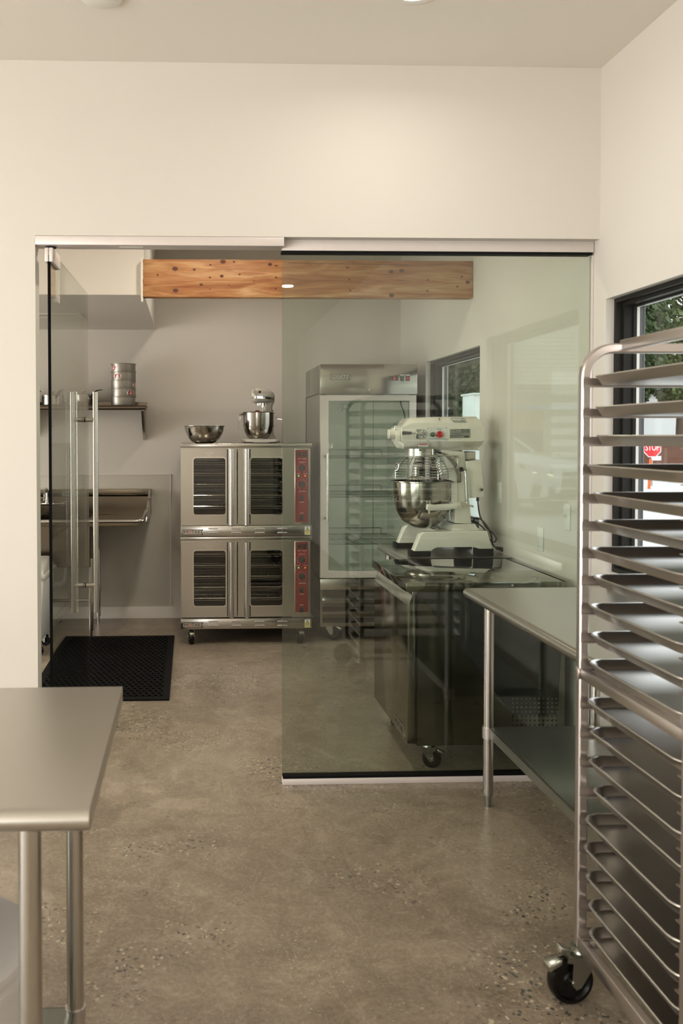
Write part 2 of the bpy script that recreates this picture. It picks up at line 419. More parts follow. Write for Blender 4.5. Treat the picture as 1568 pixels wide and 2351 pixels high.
# ------------------------------------------------------------------ windows on the right wall
def window(n, w, lbl):
    y0, y1, z0, z1 = w
    root = bpy.data.objects.new('window_%d' % n, None); C.objects.link(root); root.location = (XW, (y0+y1)/2, z0)
    struct(root, lbl)
    # stepped black frame
    g = .012
    b = B()
    def ring(u, xa, xb):
        o_ = [(y0, z0), (y1, z0), (y1, z1), (y0, z1)]
        i_ = [(y0+u, z0+u), (y1-u, z0+u), (y1-u, z1-u), (y0+u, z1-u)]
        b.plate(o_, [i_], 'x', xa, xb)
    ring(.018, XW+.035, XW+.062); ring(.032, XW+.062, XW+.10); ring(.04, XW+.10, XW+.113)
    b.make('window_frame', M['frame'], root, smooth=0)
    b = B(); o_ = [(y0+.0, z0), (y1, z0), (y1, z1), (y0, z1)]
    u = .035
    b.plate(o_, [[(y0+u, z0+u), (y1-u, z0+u), (y1-u, z1-u), (y0+u, z1-u)]], 'x', XW+.126, XW+.15)
    lab(b.make('outer_frame', M['frame2'], root, smooth=0), 'grey outer frame')
    b = B(); u = .040
    b.plate([(y0+.0345, z0+.0345), (y1-.0345, z0+.0345), (y1-.0345, z1-.0345), (y0+.0345, z1-.0345)], [[(y0+u, z0+u), (y1-u, z0+u), (y1-u, z1-u), (y0+u, z1-u)]], 'x', XW+.1135, XW+.1255)
    lab(b.make('spacer_bar', M['plastic'], root, smooth=0), 'thin white spacer line')
    b = B(); b.box(XW+.119, XW+.125, y0+.036, y1-.036, z0+.036, z1-.036); b.make('window_pane', M['pane'], root, smooth=0)
window(1, w1, 'black framed window beside the tray rack')
window(2, w2, 'black framed window behind the planetary mixer')

# ------------------------------------------------------------------ glazed partition
GX0 = W(648, 1200, Y=3.69).x
b = B(); b.box(JX+.001, GX0, YW-.003, 3.705, 2.333, HZ-.002, .001)
struct(b.make('trim_2', M['anod']), 'pale metal header above the doorway')
b = B(); b.box(-.30, -.20, 3.652, 3.668, 2.3315, 2.333); b.make('strike_plate', M['plastic'], bpy.data.objects['trim_2'])
root = bpy.data.objects.new('window_3', None); C.objects.link(root); root.location = ((GX0+XW)/2, 3.69, 0); struct(root, 'large fixed pane of greenish glass between shop and kitchen')
zt = W(1000, 577, Y=3.665).z
b = B(); b.box(GX0-.002, XW-.004, 3.665, 3.71, zt, HZ-.006, .001); b.box(GX0-.002, XW-.004, 3.668, 3.708, HZ-.006, HZ-.0005); b.make('top_channel', M['anod'], root)
b = B(); b.box(GX0-.006, XW-.012, 3.667, 3.708, zt-.011, zt-.0005); lab(b.make('top_gasket', M['gask'], root), 'black gasket line under the channel')
b = B(); b.box(GX0, XW-.02, 3.665, 3.71, 0, .026, .001); b.make('floor_channel', M['anod'], root)
b = B(); b.box(GX0+.001, XW-.02, 3.667, 3.708, .0265, .037); lab(b.make('floor_gasket', M['gask'], root), 'black gasket line on the floor channel')
b = B(); b.box(XW-.007, XW-.0005, 3.672, 3.70, 0, zt-.012, .001); b.make('side_channel', M['anod'], root)
b = B(); b.box(GX0, XW-.008, 3.683, 3.693, .03, zt-.002); b.make('glass_pane', M['glass'], root, smooth=0)
b = B(); b.box(GX0-.0012, GX0-.0002, 3.683, 3.693, .03, zt-.011); lab(b.make('glass_edge', M['doorglass'], root, smooth=0), 'thin edge of the pane')

# pivot door standing open
root = bpy.data.objects.new('door_1', None); C.objects.link(root); root.location = (-.594, 3.66, 0); struct(root, 'glass pivot door standing open into the kitchen')
DA = math.atan2(.022, 1.13)
def dpt(s, t, z): return (-.594 + s*math.sin(DA) + t*math.cos(DA), 3.625 + s*math.cos(DA) - t*math.sin(DA), z)
def dbox(b, s0, s1, t0, t1, z0, z1, bev=0.):
    b.hexa([dpt(s0, t0, z0), dpt(s0, t1, z0), dpt(s1, t1, z0), dpt(s1, t0, z0), dpt(s0, t0, z1), dpt(s0, t1, z1), dpt(s1, t1, z1), dpt(s1, t0, z1)], bev); return b
dbox(B(), .004, 1.13, -.006, .006, .012, 2.316).make('glass_leaf', M['doorglass'], root, smooth=0)
lab(dbox(B(), 0, .0035, -.0062, .0062, .012, 2.285).make('leaf_edge', M['edge'], root, smooth=0), 'dark polished edge')
b = B(); dbox(b, -.004, .18, -.0175, -.0008, 2.262, 2.322, .003); dbox(b, -.004, .18, .0008, .0175, 2.262, 2.322, .003); b.make('pivot_clamp', M['anod'], root)
b = B(); dbox(b, .0, .176, -.0008, .0008, 2.285, 2.318); dbox(b, -.003, .18, -.0065, .0065, 2.262, 2.29); b.make('clamp_gap', M['gask'], root)
b = B(); px_ = dpt(.05, 0, 0); b.cyl((px_[0], px_[1], 2.322), (px_[0], px_[1], 2.333), .008); b.cyl((px_[0], px_[1]-.008, 2.3285), (px_[0], px_[1]-.008, 2.3325), .024); b.make('top_pivot', M['black'], root)
b = B(); dbox(b, .0, .16, -.0175, .0175, .003, .06, .003); b.make('floor_clamp', M['anod'], root)
for sgn, nm in ((-1, 'pull_handle'), (1, 'pull_handle')):
    b = B(); s_ = 1.0
    p = dpt(s_, sgn*.061, 0)
    b.cyl((p[0], p[1], .568), (p[0], p[1], 1.765), .0145)
    for z in (.715, 1.615): b.cyl(dpt(s_, sgn*.0075, z), dpt(s_, sgn*.055, z), .0125, seg=16)
    b.make('pull_handle', M['steel'], root)
b = B()
for z in (.715, 1.615): b.cyl(dpt(1.0, -.0085, z), dpt(1.0, .0085, z), .0135, seg=16)
b.make('handle_washer', M['black'], root)

# ------------------------------------------------------------------ beam
bl, br = W(327, 640, Y=5.26).x, XW
bz1, bz0 = W(700, 597, Y=5.26).z, W(700, 683, Y=5.26).z
root = thing('pine_beam', 'knotty orange pine beam spanning above the ovens to the side wall', 'beam', (bl, 5.26, bz0))
b = B(); b.box(bl, XW-.002, 5.26, 5.325, bz0, bz1, .003); b.make('timber', M['wood'], root)
kb, kr = B(), B()
for kx, ky, r in ((402, 617, 8), (446, 619, 4), (362, 631, 3), (509, 634, 5), (403, 667, 8), (462, 654, 5), (512, 598, 8), (483, 608, 3), (620, 607, 6), (633, 610, 3), (637, 610, 2), (482, 637, 3), (482, 664, 2),
               (526, 654, 2), (550, 630, 3), (583, 645, 2), (634, 637, 3), (633, 663, 3), (802, 642, 3), (804, 667, 3), (898, 624, 7), (922, 622, 7), (899, 678, 7), (982, 643, 3), (981, 668, 3), (1060, 635, 3), (1074, 648, 6), (1093, 634, 5), (1050, 658, 3), (797, 614, 3), (802, 614, 2), (537, 601, 3)):
    x, z = q(kx, ky, 5.26); rw = r*.0027*.68
    z = min(z, bz1-rw*.9)
    kr.prism([(x+rw*1.45*math.cos(t), z+rw*1.15*math.sin(t)) for t in [2*PI*i/14 for i in range(14)]], 'y', 5.2598, 5.262)
    kb.prism([(x+rw*1.1*math.cos(t), z+rw*.8*math.sin(t)) for t in [2*PI*i/14 for i in range(14)]], 'y', 5.2594, 5.262)
kr.make('knot_rings', M['knotring'], root, smooth=0); kb.make('knots', M['knot'], root, smooth=0)
b = B(); 
for (ax_, ay_, bx2, by2) in ((660, 604, 940, 609), (805, 600, 812, 604)):
    p, p2 = q(ax_, ay_, 5.26), q(bx2, by2, 5.26)
    b.prism([(p[0], p[1]), (p2[0], p2[1]), (p2[0], p2[1]+.003), (p[0], p[1]+.002)], 'y', 5.2592, 5.262)
lab(b.make('grain_crack', M['knot'], root, smooth=0), 'long dark crack')
rc = random.Random(3); pts = []
x, z = bl-.004, bz0-.02
b = B()
n = 24; zs_ = [bz0-.03 + k*(bz1-bz0+.04)/n for k in range(n+1)]
b.prism([(bl-.007-rc.random()*.005, z_) for z_ in zs_] + [(bl+.001+rc.random()*.004, z_) for z_ in reversed(zs_)], 'y', 5.255, 5.332)
b.make('plaster_seam', M['caulk'], root)

# ------------------------------------------------------------------ casters
def caster(parent, x, y, ztop, r, ang, wl=.03, brake=True, fork=None, cup=.022):
    """swivel caster: ang = direction the wheel trails; returns the part"""
    fork = fork or M['zinc']
    d = Vector((math.cos(ang), math.sin(ang), 0)); n = Vector((-math.sin(ang), math.cos(ang), 0)); off = r*.45
    c = Vector((x, y, r)) + d*off
    b = B(); zt_ = ztop
    b.cyl((x, y, zt_-.006), (x, y, zt_), cup*1.25); b.cyl((x, y, 2*r+.006), (x, y, zt_-.005), cup, cup*.8)
    hw = wl*.5+.004
    for sg in (-1, 1):
        a = []
        for (u, z) in ((-r*.5, 2*r+.008), (r*.78, 2*r+.008), (r*.78, 2*r-.004), (r*.50, 2*r-.008), (r*.50+.004, r*.95), (r*.35, r*.72), (r*.12, r*.8), (-r*.35, r*1.5)):
            a.append(Vector((x, y, z)) + d*u)
        b.rings([[p + n*sg*hw for p in a], [p + n*sg*(hw+.0028) for p in a]])
    a0 = Vector((x, y, 2*r+.006))
    for sg in (1,):
        b.hexa([a0 - d*r*.5 - n*(hw+.0028), a0 + d*r*.78 - n*(hw+.0028), a0 + d*r*.78 + n*(hw+.0028), a0 - d*r*.5 + n*(hw+.0028),
                a0 - d*r*.5 - n*(hw+.0028)+Vector((0, 0, .004)), a0 + d*r*.78 - n*(hw+.0028)+Vector((0, 0, .004)), a0 + d*r*.78 + n*(hw+.0028)+Vector((0, 0, .004)), a0 - d*r*.5 + n*(hw+.0028)+Vector((0, 0, .004))])
    b.cyl(c - n*(hw+.007), c + n*(hw+.007), .0065, seg=12)
    ob = b.make('caster', fork, parent)
    b = B(); prof = [(.0075, -wl*.42), (r*.35, -wl*.42), (r*.40, -wl*.25), (r*.72, -wl*.25), (r*.80, -wl*.5), (r*.94, -wl*.48), (r, -wl*.2), (r, wl*.2), (r*.94, wl*.48), (r*.80, wl*.5), (r*.72, wl*.25), (r*.40, wl*.25), (r*.35, wl*.42), (.0075, wl*.42), (.0075, -wl*.42)]
    b.lathe(prof, (0, 0, 0), 36, 'y'); b.xf(Matrix.Translation(c) @ Matrix.Rotation(ang, 4, 'Z'))
    b.make('wheel', M['wheel'], ob)
    if brake:
        b = B(); e = Vector((x, y, 2*r)) + d*(r*.95)
        b.hexa([e - n*.018 + Vector((0, 0, -.012)), e + d*.038 - n*.018 + Vector((0, 0, -.03)), e + d*.038 + n*.018 + Vector((0, 0, -.03)), e + n*.018 + Vector((0, 0, -.012)),
                e - n*.018 + Vector((0, 0, .004)), e + d*.038 - n*.018 + Vector((0, 0, -.012)), e + d*.038 + n*.018 + Vector((0, 0, -.012)), e + n*.018 + Vector((0, 0, .004))], .004)
        e2 = e + Vector((0, 0, .018)) - d*.02
        b.hexa([e2 - n*.014, e2 + d*.026 - n*.014, e2 + d*.026 + n*.014, e2 + n*.014, e2 - n*.014 + Vector((0, 0, .004)) - d*.008, e2 + d*.02 - n*.014 + Vector((0, 0, .016)), e2 + d*.02 + n*.014 + Vector((0, 0, .016)), e2 + n*.014 + Vector((0, 0, .004)) - d*.008], .001)
        b.make('brake_pedal', fork, ob)
    return ob

# ------------------------------------------------------------------ double convection oven
OY = 6.16
ox0, ox1 = q(415, 1200, OY)[0], q(714, 1200, OY)[0]
oven = thing('convection_oven', 'stainless double deck convection oven with red control panels on casters', 'oven', ((ox0+ox1)/2, OY+.4, 0))
def oq(px, py): return q(px, py, OY)
z_lid1, z_lid0 = oq(560, 1018)[1], oq(560, 1027.5)[1]
b = B(); b.box(ox0-.004, ox1+.006, OY-.012, 7.0, z_lid0, z_lid1, .003); b.make('lid', M['steel'], oven)
def logo(px0, px1, py0, py1, Y, parent, ring=None):
    (x0, z1_), (x1, z0_) = q(px0, py0, Y), q(px1, py1, Y); zm = (z0_+z1_)/2; h = z1_-z0_; t = h*.09
    b = B()
    outer = [(x0, z0_), (x1, z0_), (x1-h*.3, zm), (x1, z1_), (x0, z1_)]
    inner = [(x0+t, z0_+t), (x1-t*2.4, z0_+t), (x1-h*.3-t*1.2, zm), (x1-t*2.4, z1_-t), (x0+t, z1_-t)]
    b.plate(outer, [inner], 'y', Y-.0022, Y); pl = b.make('logo_plate', M['ink'], parent, smooth=0)
    b = B(); b.prism(inner, 'y', Y-.0012, Y); b.make('logo_ground', M['steelh'], parent, smooth=0)
    w_ = x1-x0
    xs = [(.07, .24), (.28, .42), (.43, .56), (.56, .72), (.74, .88)]
    for ch, (a, c2) in zip('MOTAK', xs):
        m_ = M['redl'] if (ch == 'O' and ring) else M['ink']
        text(ch, x0+w_*a, x0+w_*c2, z0_+h*.2, z1_-h*.2, Y-.0013, m_, parent, 'logo_letter')
def deck(py_door_top, py_door_bot, py_base_top, py_base_bot, py_win_top, py_win_bot, dy, top_z):
    """one deck; dy = pixel offset of the lower deck's panel items"""
    zt_, zb_ = oq(560, py_door_top)[1], oq(560, py_door_bot)[1]
    xr = oq(676, 1100)[0]
    # cabinet shell with an open cavity
    b = B(); y1_ = 6.98
    b.box(ox0, ox0+.03, OY+.03, y1_, zb_-.01, top_z); b.box(xr-.02, ox1-.002, OY+.012, y1_, zb_-.01, top_z)
    b.box(ox0, ox1-.002, 6.90, y1_, zb_-.01, top_z); b.box(ox0+.03, xr-.02, OY+.03, 6.90, zt_-.02, top_z); b.box(ox0+.03, xr-.02, OY+.03, 6.90, zb_-.01, zb_+.04)
    b.make('cabinet', M['steel'], oven)
    b = B(); c0, c1, k0, k1 = ox0+.031, xr-.021, zb_+.041, zt_-.021
    b.box(c0, c0+.004, OY+.035, 6.89, k0, k1); b.box(c1-.004, c1, OY+.035, 6.89, k0, k1); b.box(c0, c1, 6.885, 6.89, k0, k1); b.box(c0, c1, OY+.035, 6.89, k0, k0+.004); b.box(c0, c1, OY+.035, 6.89, k1-.004, k1)
    b.make('oven_cavity', M['dark'], oven, smooth=0)
    # doors
    for (pa, pb, wa, wb, ha, hb) in ((417, 543.5, 443.5, 518.5, 525.5, 536.5), (546, 674, 574, 649, 560.5, 571)):
        xa, xb = oq(pa, 1100)[0], oq(pb, 1100)[0]; u0, u1 = oq(wa, 1100)[0], oq(wb, 1100)[0]
        v1, v0 = oq(480, py_win_top)[1], oq(480, py_win_bot)[1]
        b = B(); b.plate([(xa, zb_), (xb, zb_), (xb, zt_), (xa, zt_)], [rr(u0, u1, v0, v1, .02)], 'y', OY, OY+.028)
        d = b.make('door', M['steel'], oven, smooth=40)
        b = B(); b.plate(rr(u0-.006, u1+.006, v0-.006, v1+.006, .026), [rr(u0+.003, u1-.003, v0+.003, v1-.003, .018)], 'y', OY-.006, OY+.001); b.make('window_trim', M['chrome'], d)
        b = B(); b.box(u0-.002, u1+.002, OY+.006, OY+.009, v0-.002, v1+.002); b.make('window_glass', M['ovenglass'], d, smooth=0)
        h0, h1 = oq(ha, 1100)[0], oq(hb, 1100)[0]; hx = (h0+h1)/2
        b = B(); b.cyl((hx, OY-.038, zb_-.003), (hx, OY-.038, zt_+.002), .0165); b.box(hx-.012, hx+.012, OY-.038, OY+.001, zt_-.02, zt_-.008); b.box(hx-.012, hx+.012, OY-.038, OY+.001, zb_+.004, zb_+.016)
        b.make('door_handle', M['steel'], d)
        b = B(); b.box(h0-.014 if pa < 500 else h1+.006, h0-.006 if pa < 500 else h1+.014, OY-.0015, OY+.001, zb_+.002, zt_-.002); b.make('shadow_gap', M['dark'], d)
        cx = (u0+u1)/2; k = zt_-.018
        text('CAUTION', cx-.034, cx+.034, k-.016, k-.004, OY, M['chrome'], d, 'embossed_caution')
        text('HOT', cx-.014, cx+.014, k-.036, k-.022, OY, M['chrome'], d, 'embossed_hot')
    xm = (oq(543.5, 1100)[0]+oq(546, 1100)[0])/2
    b = B(); b.box(xm-.0014, xm+.0014, OY+.004, OY+.012, zb_, zt_); b.make('door_seal', M['dark'], oven)
    # racks
    for k in range(5):
        z = k0 + .085 + k*(k1-k0-.13)/4.4
        b = B(); ra, rb, ya, yb = c0+.012, c1-.012, OY+.05, 6.84
        b.tube([(ra, ya, z), (rb, ya, z), (rb, yb, z), (ra, yb, z)], .0032, 6, closed=True)
        b.tube([(ra, ya, z-.014), (rb, ya, z-.014)], .0022, 6)
        b.tube(fillet([(ra+.01, yb-.01, z), (ra+.01, yb, z+.028), (rb-.01, yb, z+.028), (rb-.01, yb-.01, z)], .02, 3), .0025, 6)
        for i in range(1, 15):
            x = ra + (rb-ra)*i/15; b.tube([(x, ya, z), (x, yb, z)], .0017, 5)
        for i in (1, 2, 3): b.tube([(ra, ya+(yb-ya)*i/4, z-.003), (rb, ya+(yb-ya)*i/4, z-.003)], .0024, 5)
        b.make('oven_rack', M['chrome'], oven)
    for gx_ in (c0+.008, c1-.008):
        b = B()
        for k in range(12):
            z = k0+.04+k*(k1-k0-.06)/12; b.tube([(gx_, OY+.05, z), (gx_, 6.85, z)], .0022, 5)
        for y in (OY+.08, 6.5, 6.8): b.tube([(gx_, y, k0), (gx_, y, k1)], .0028, 5)
        b.make('rack_guide', M['chrome'], oven)
    # control panel
    cp0, cp1 = oq(676, 1100)[0], oq(711.5, 1100)[0]
    b = B(); b.box(cp0, cp1, OY+.002, OY+.02, zb_-.004, zt_+.002, .002); b.make('control_surround', M['steel'], oven)
    r0, r1 = oq(678, 1100)[0], oq(708, 1100)[0]; zt2, zb2 = oq(690, 1033+dy)[1], oq(690, 1198.5+dy*.98)[1]
    b = B(); b.box(r0, r1, OY-.001, OY+.003, zb2, zt2, .001); pn = lab(b.make('control_panel', M['red'], oven), 'red control panel')
    for cx, cy in ((687, 1043), (699.5, 1043), (692.5, 1143), (692.5, 1188.5)):
        x, z = oq(cx, cy+dy); b = B(); b.box(x-.0145, x+.0145, OY-.004, OY-.0005, z-.020, z+.020, .002); b.box(x-.010, x+.010, OY-.009, OY-.003, z-.014, z+.014, .003); b.make('rocker_switch', M['knob'], pn)
    for cy in (1074, 1112):
        x, z = oq(693, cy+dy)
        b = B(); b.lathe([(0, OY-.028), (.017, OY-.028), (.021, OY-.024), (.024, OY-.001), (0, OY-.001)], (x, 0, z), 24, 'y'); b.box(x-.003, x+.003, OY-.034, OY-.02, z-.018, z+.018, .001); b.make('dial_knob', M['knob'], pn)
        b = B()
        for i in range(12):
            t = math.radians(-60+i*300/11+0); b.hexa([(x+math.cos(t)*r_+s_*math.sin(t)*.0008, yy, z+math.sin(t)*r_-s_*math.cos(t)*.0008) for yy in (OY-.0016, OY-.0006) for r_, s_ in ((.03, -1), (.036, -1), (.036, 1), (.03, 1))])
        b.make('dial_marks', M['winkk'], pn, smooth=0)
    for cx, m_ in ((685.5, 'ledg'), (700.5, 'ledo')):
        x, z = oq(cx, 1092.5+dy); b = B(); b.lathe([(0, OY-.005), (.004, OY-.004), (.0055, OY-.001), (0, OY-.001)], (x, 0, z), 12, 'y'); b.make('indicator_light', M[m_], pn)
    for t_, ca, cb, cy in (('POWER', 683.5, 689.5, 1053.5), ('FAN MODE', 693.5, 703.5, 1053.5), ('SET TEMPERATURE', 685, 701, 1061), ('POWER', 682, 688.5, 1087.5), ('HEAT ON', 697, 705.5, 1087.5), ('TIMER MINUTES', 685, 702, 1128), ('FAN SPEED', 687.5, 698.5, 1153), ('LIGHTS', 688.5, 697, 1178)):
        (xa, za), (xb, _) = oq(ca, cy+dy), oq(cb, cy+dy); text(t_, xa, xb, za-.0025, za+.0028, OY-.0008, M['winkk'], pn, 'panel_lettering')
    # base panel
    p1, p0 = oq(560, py_base_top)[1], oq(560, py_base_bot)[1]
    b = B(); b.box(ox0-.002, ox1+.004, OY-.010, 6.98, p0, p1, .003); bp_ = b.make('base_panel', M['steel'], oven)
    for cx in (489.5, 542.5, 596, 648):
        for oy in (py_base_top+7, py_base_top+16.5):
            x, z = q(cx, oy, OY-.01)
            b = B(); b.prism(rr(x-.036, x+.036, z-.0045, z+.0045, .0044, 4), 'y', OY-.0135, OY-.009); b.make('louvre', M['anod'], bp_)
            b = B(); b.prism(rr(x-.032, x+.032, z-.0045, z-.0015, .0014, 3), 'y', OY-.0142, OY-.013); b.make('louvre_slot', M['dark'], bp_)
    logo(419.5, 466.5, py_base_top+9.5, py_base_top+21.5, OY-.0102, bp_, True)
    (xa, za), (xb, zb3) = q(699.5, py_base_top+2.5, OY-.01), q(712, py_base_top+21, OY-.01)
    b = B(); b.box(xa, xb, OY-.0108, OY-.0098, zb3, za); st = b.make('warning_sticker', M['sticker'], bp_, smooth=0)
    zm = zb3+(za-zb3)*.36; xm = (xa+xb)/2
    b = B(); b.prism([(xa+.004, zm+.002), (xb-.004, zm+.002), (xm, za-.004)], 'y', OY-.0114, OY-.0107); b.box(xa+.004, xb-.004, OY-.0114, OY-.0107, zb3+.004, zm-.002); b.make('warning_triangle', M['yellow'], st, smooth=0)
    b = B(); b.plate([(xa+.003, zm+.0012), (xb-.003, zm+.0012), (xm, za-.0025)], [[(xa+.0065, zm+.0035), (xb-.0065, zm+.0035), (xm, za-.0075)]], 'y', OY-.0118, OY-.0113); b.box(xm-.001, xm+.001, OY-.0118, OY-.0113, zm+.013, zm+.026); b.box(xm-.001, xm+.001, OY-.0118, OY-.0113, zm+.008, zm+.0105)
    b.make('warning_mark', M['ink'], st, smooth=0)
deck(1031, 1203.5, 1206.5, 1230.5, 1051, 1182, 0, z_lid0)
zmid1, zmid0 = oq(560, 1231.5)[1], oq(560, 1239.5)[1]
b = B(); b.box(ox0-.004, ox1+.004, OY-.014, 6.99, zmid0, zmid1, .003); b.make('deck_joint', M['steel'], oven)
deck(1244, 1415.5, 1419.5, 1443, 1263.5, 1391.5, 211, zmid0)
for cx, sx_ in ((438, 1), (687, 1)):
    x = q(cx, 1460, 6.2)[0]
    caster(oven, x, 6.22, q(cx, 1443, OY)[1]+.004, .052, -PI/2+.12*sx_, .034)
for x in (ox0+.09, ox1-.09): caster(oven, x, 6.88, q(500, 1443, OY)[1]+.004, .052, PI/2, .034, False)
b = B(); b.tube([(ox0+.67, 6.95, z_lid1+.001), (ox0+.69, 6.93, z_lid1+.012), (ox0+.72, 6.93, z_lid1+.001)], .006, 6); b.tube([(ox0+.75, 6.93, z_lid1+.001), (ox0+.77, 6.92, z_lid1+.008), (ox0+.8, 6.92, z_lid1+.001)], .006, 6); b.make('lid_bolts', M['dark'], oven)

# mixing bowl on the oven
bx0, bx1 = q(421, 975, 6.34)[0], q(517, 975, 6.34)[0]; R0 = (bx1-bx0)/2; H0 = .128
t = [(0, .0), (R0*.42, 0), (R0*.60, .012), (R0*.78, .045), (R0*.90, .085), (R0*.955, H0-.004), (R0, H0), (R0, H0+.002), (R0*.94, H0-.002), (R0*.89, .087), (R0*.77, .048), (R0*.59, .016), (R0*.42, .004), (0, .004)]
b = B(); c_ = ((bx0+bx1)/2, 6.34, z_lid1+.0005); b.lathe(t, c_, 56); tag(b.make('mixing_bowl', M['polish'], None, c_), 'wide empty stainless mixing bowl standing left on top of the oven', 'bowl')

# stand mixer on the oven
KY = 6.42
def kq(px, py, dY=0): return q(540+px/12.06, 880+py/12.06, KY+dY)
kz = z_lid1+.0005
kx = kq(690, 1600)[0]
km = thing('stand_mixer', 'white bowl-lift stand mixer with steel bowl on top of the oven', 'stand mixer', (kx, KY, kz))
b = B()
bw0, bw1 = kq(170, 0)[0], kq(1215, 0)[0]
b.prism(rr(bw0, bw1, KY-.11, KY+.15, .09, 8), 'z', kz+.004, kz+.03, .008, 3); b.make('base', M['kwhite'], km)
b = B(); b.prism(rr(bw0+.02, bw1-.02, KY-.09, KY+.13, .07, 6), 'z', kz, kz+.006); b.make('foot', M['black'], km)
# column behind bowl, tilted toward the right/back
c0_, c1_ = kq(800, 0)[0], kq(1050, 0)[0]
b = B()
zc = lambda py: kq(600, py)[1]
b.rings([rrp for rrp in [[(x, y, z) for x, y in rr(a0, a1, y0, y1, .02, 4)] for a0, a1, y0, y1, z in (
    (kq(780, 0)[0], kq(1160, 0)[0], KY+.02, KY+.14, kz+.024), (kq(820, 0)[0], kq(1090, 0)[0], KY+.04, KY+.13, kz+.06), (kq(830, 0)[0], kq(1050, 0)[0], KY+.045, KY+.12, zc(800)),
    (kq(820, 0)[0], kq(1050, 0)[0], KY+.03, KY+.12, zc(620)), (kq(760, 0)[0], kq(1100, 0)[0], KY-.0, KY+.13, zc(500)))]])
b.make('column', M['kwhite'], km)
# head: elongated along a direction from front-left to back-right, lofted
hd = []
for px, w_, zt_, zb_, yo in ((425, .02, 330, 400, -.10), (432, .05, 235, 520, -.10), (520, .078, 150, 570, -.09), (620, .088, 122, 578, -.07), (800, .088, 150, 560, -.03), (960, .082, 178, 540, .01), (1060, .07, 230, 520, .04), (1105, .05, 300, 480, .055), (1118, .02, 370, 430, .06)):
    x = kq(px, 0)[0]; z1_, z0_ = zc(zt_), zc(zb_); zm = (z0_+z1_)/2; hh = (z1_-z0_)/2
    ring = []
    for k in range(20):
        t = 2*PI*k/20; cu, su = math.cos(t), math.sin(t)
        ring.append((x, KY+yo+.02 + w_*(abs(cu)**.7)*(1 if cu > 0 else -1), zm + hh*(abs(su)**.8)*(1 if su > 0 else -1)))
    hd.append(ring)
b = B(); b.rings(hd); b.make('motor_head', M['kwhite'], km, smooth=60)
# trim band
bd = []
for px, w_, yo in ((428, .046, -.10), (520, .0795, -.09), (620, .0895, -.07), (800, .0895, -.03), (960, .0835, .01), (1060, .0715, .04), (1112, .045, .058)):
    x = kq(px, 0)[0]; s_ = max(0, (px-700)/400); za, zb_ = zc(378+30*s_), zc(440+28*s_)
    bd.append([(x, KY+yo+.02-w_-.0015, za), (x, KY+yo+.02+w_+.0015, za), (x, KY+yo+.02+w_+.0015, zb_), (x, KY+yo+.02-w_-.0015, zb_)])
b = B(); b.rings(bd); b.make('trim_band', M['chrome'], km, smooth=60)
b = B(); x, z = kq(497, 268); y = KY-.178
b.cyl((x, y+.03, z), (x, y, z), .0135, seg=20); b.box(x-.013, x+.013, y-.008, y, z-.002, z+.002); b.cyl((x, y+.03, z+.021), (x, y+.005, z+.021), .005, seg=10); b.make('attachment_hub', M['steel'], km)
b = B(); x, z = kq(630, 272); b.cyl((x, y+.03, z), (x, y, z), .0085, seg=14); b.make('speed_knob', M['knob'], km)
b = B(); x, z = kq(680, 600); b.cyl((x, KY-.06, z+.012), (x, KY-.06, z-.006), .034); b.cyl((x+.018, KY-.06, z), (x+.018, KY-.06, z-.02), .01, seg=12); b.cyl((x+.018, KY-.06, z-.01), (x+.018, KY-.06, kz+.09), .0055, seg=10); b.make('planetary_shaft', M['chrome'], km)
r_ = (kq(1060, 0)[0]-kq(190, 0)[0])/2; bc = (kq(190, 0)[0]+kq(1060, 0)[0])/2; zr, zb_ = zc(808), zc(1528)
hB = zr-zb_
b = B(); b.lathe([(0, 0), (r_*.55, 0), (r_*.72, hB*.08), (r_*.88, hB*.28), (r_*.96, hB*.5), (r_*.975, hB*.98), (r_*1.03, hB), (r_*1.0, hB+.002), (r_*.94, hB*.97), (r_*.93, hB*.5), (r_*.85, hB*.29), (r_*.68, hB*.1), (0, .004)], (bc, KY-.045, zb_), 48)
bo = b.make('mixer_bowl', M['polish'], km)
b = B(); (xa, za), (xb, zb2) = kq(200, 850), kq(75, 1270)
b.tube(fillet([(xa, KY-.05, za), (xb+.004, KY-.06, za-.004), (xb, KY-.06, zb2)], .015, 5), .004, 8); b.tube(fillet([(xa+.005, KY-.04, za-.004), (xb+.014, KY-.05, za-.012), (xb+.003, KY-.06, zb2)], .015, 5), .003, 8); b.make('bowl_handle', M['chrome'], bo)
b = B(); p = [kq(1010, 740), kq(1060, 750), kq(1130, 980), kq(1290, 1000)]; b.tube(fillet([(p[0][0], KY+.03, p[0][1]), (p[1][0], KY+.01, p[1][1]), (p[2][0], KY-.0, p[2][1]), (p[3][0], KY-.01, p[3][1])], .012, 4), .0042, 8); b.make('lift_lever', M['chrome'], km)
b = B(); x, z = kq(1050, 1150); b.box(x-.012, x+.012, KY-.02, KY+.03, z-.012, z+.012, .003); b.cyl((x+.004, KY, z-.02), (x+.004, KY, z-.01), .009, seg=12); b.box(x-.02, x, KY+.01, KY+.05, z-.01, z+.01); b.make('bowl_bracket', M['plastic'], km)
b = B(); x, z = kq(600, 780); b.lathe([(0, -.02), (.018, -.02), (.022, .0), (.012, .008), (0, .01)], (x, KY-.03, z-.001), 16); b.box(x-.006, x+.006, KY-.034, KY-.028, z-.12, z); lab(b.make('scraper', M['pink'], km), 'red tool in the bowl')

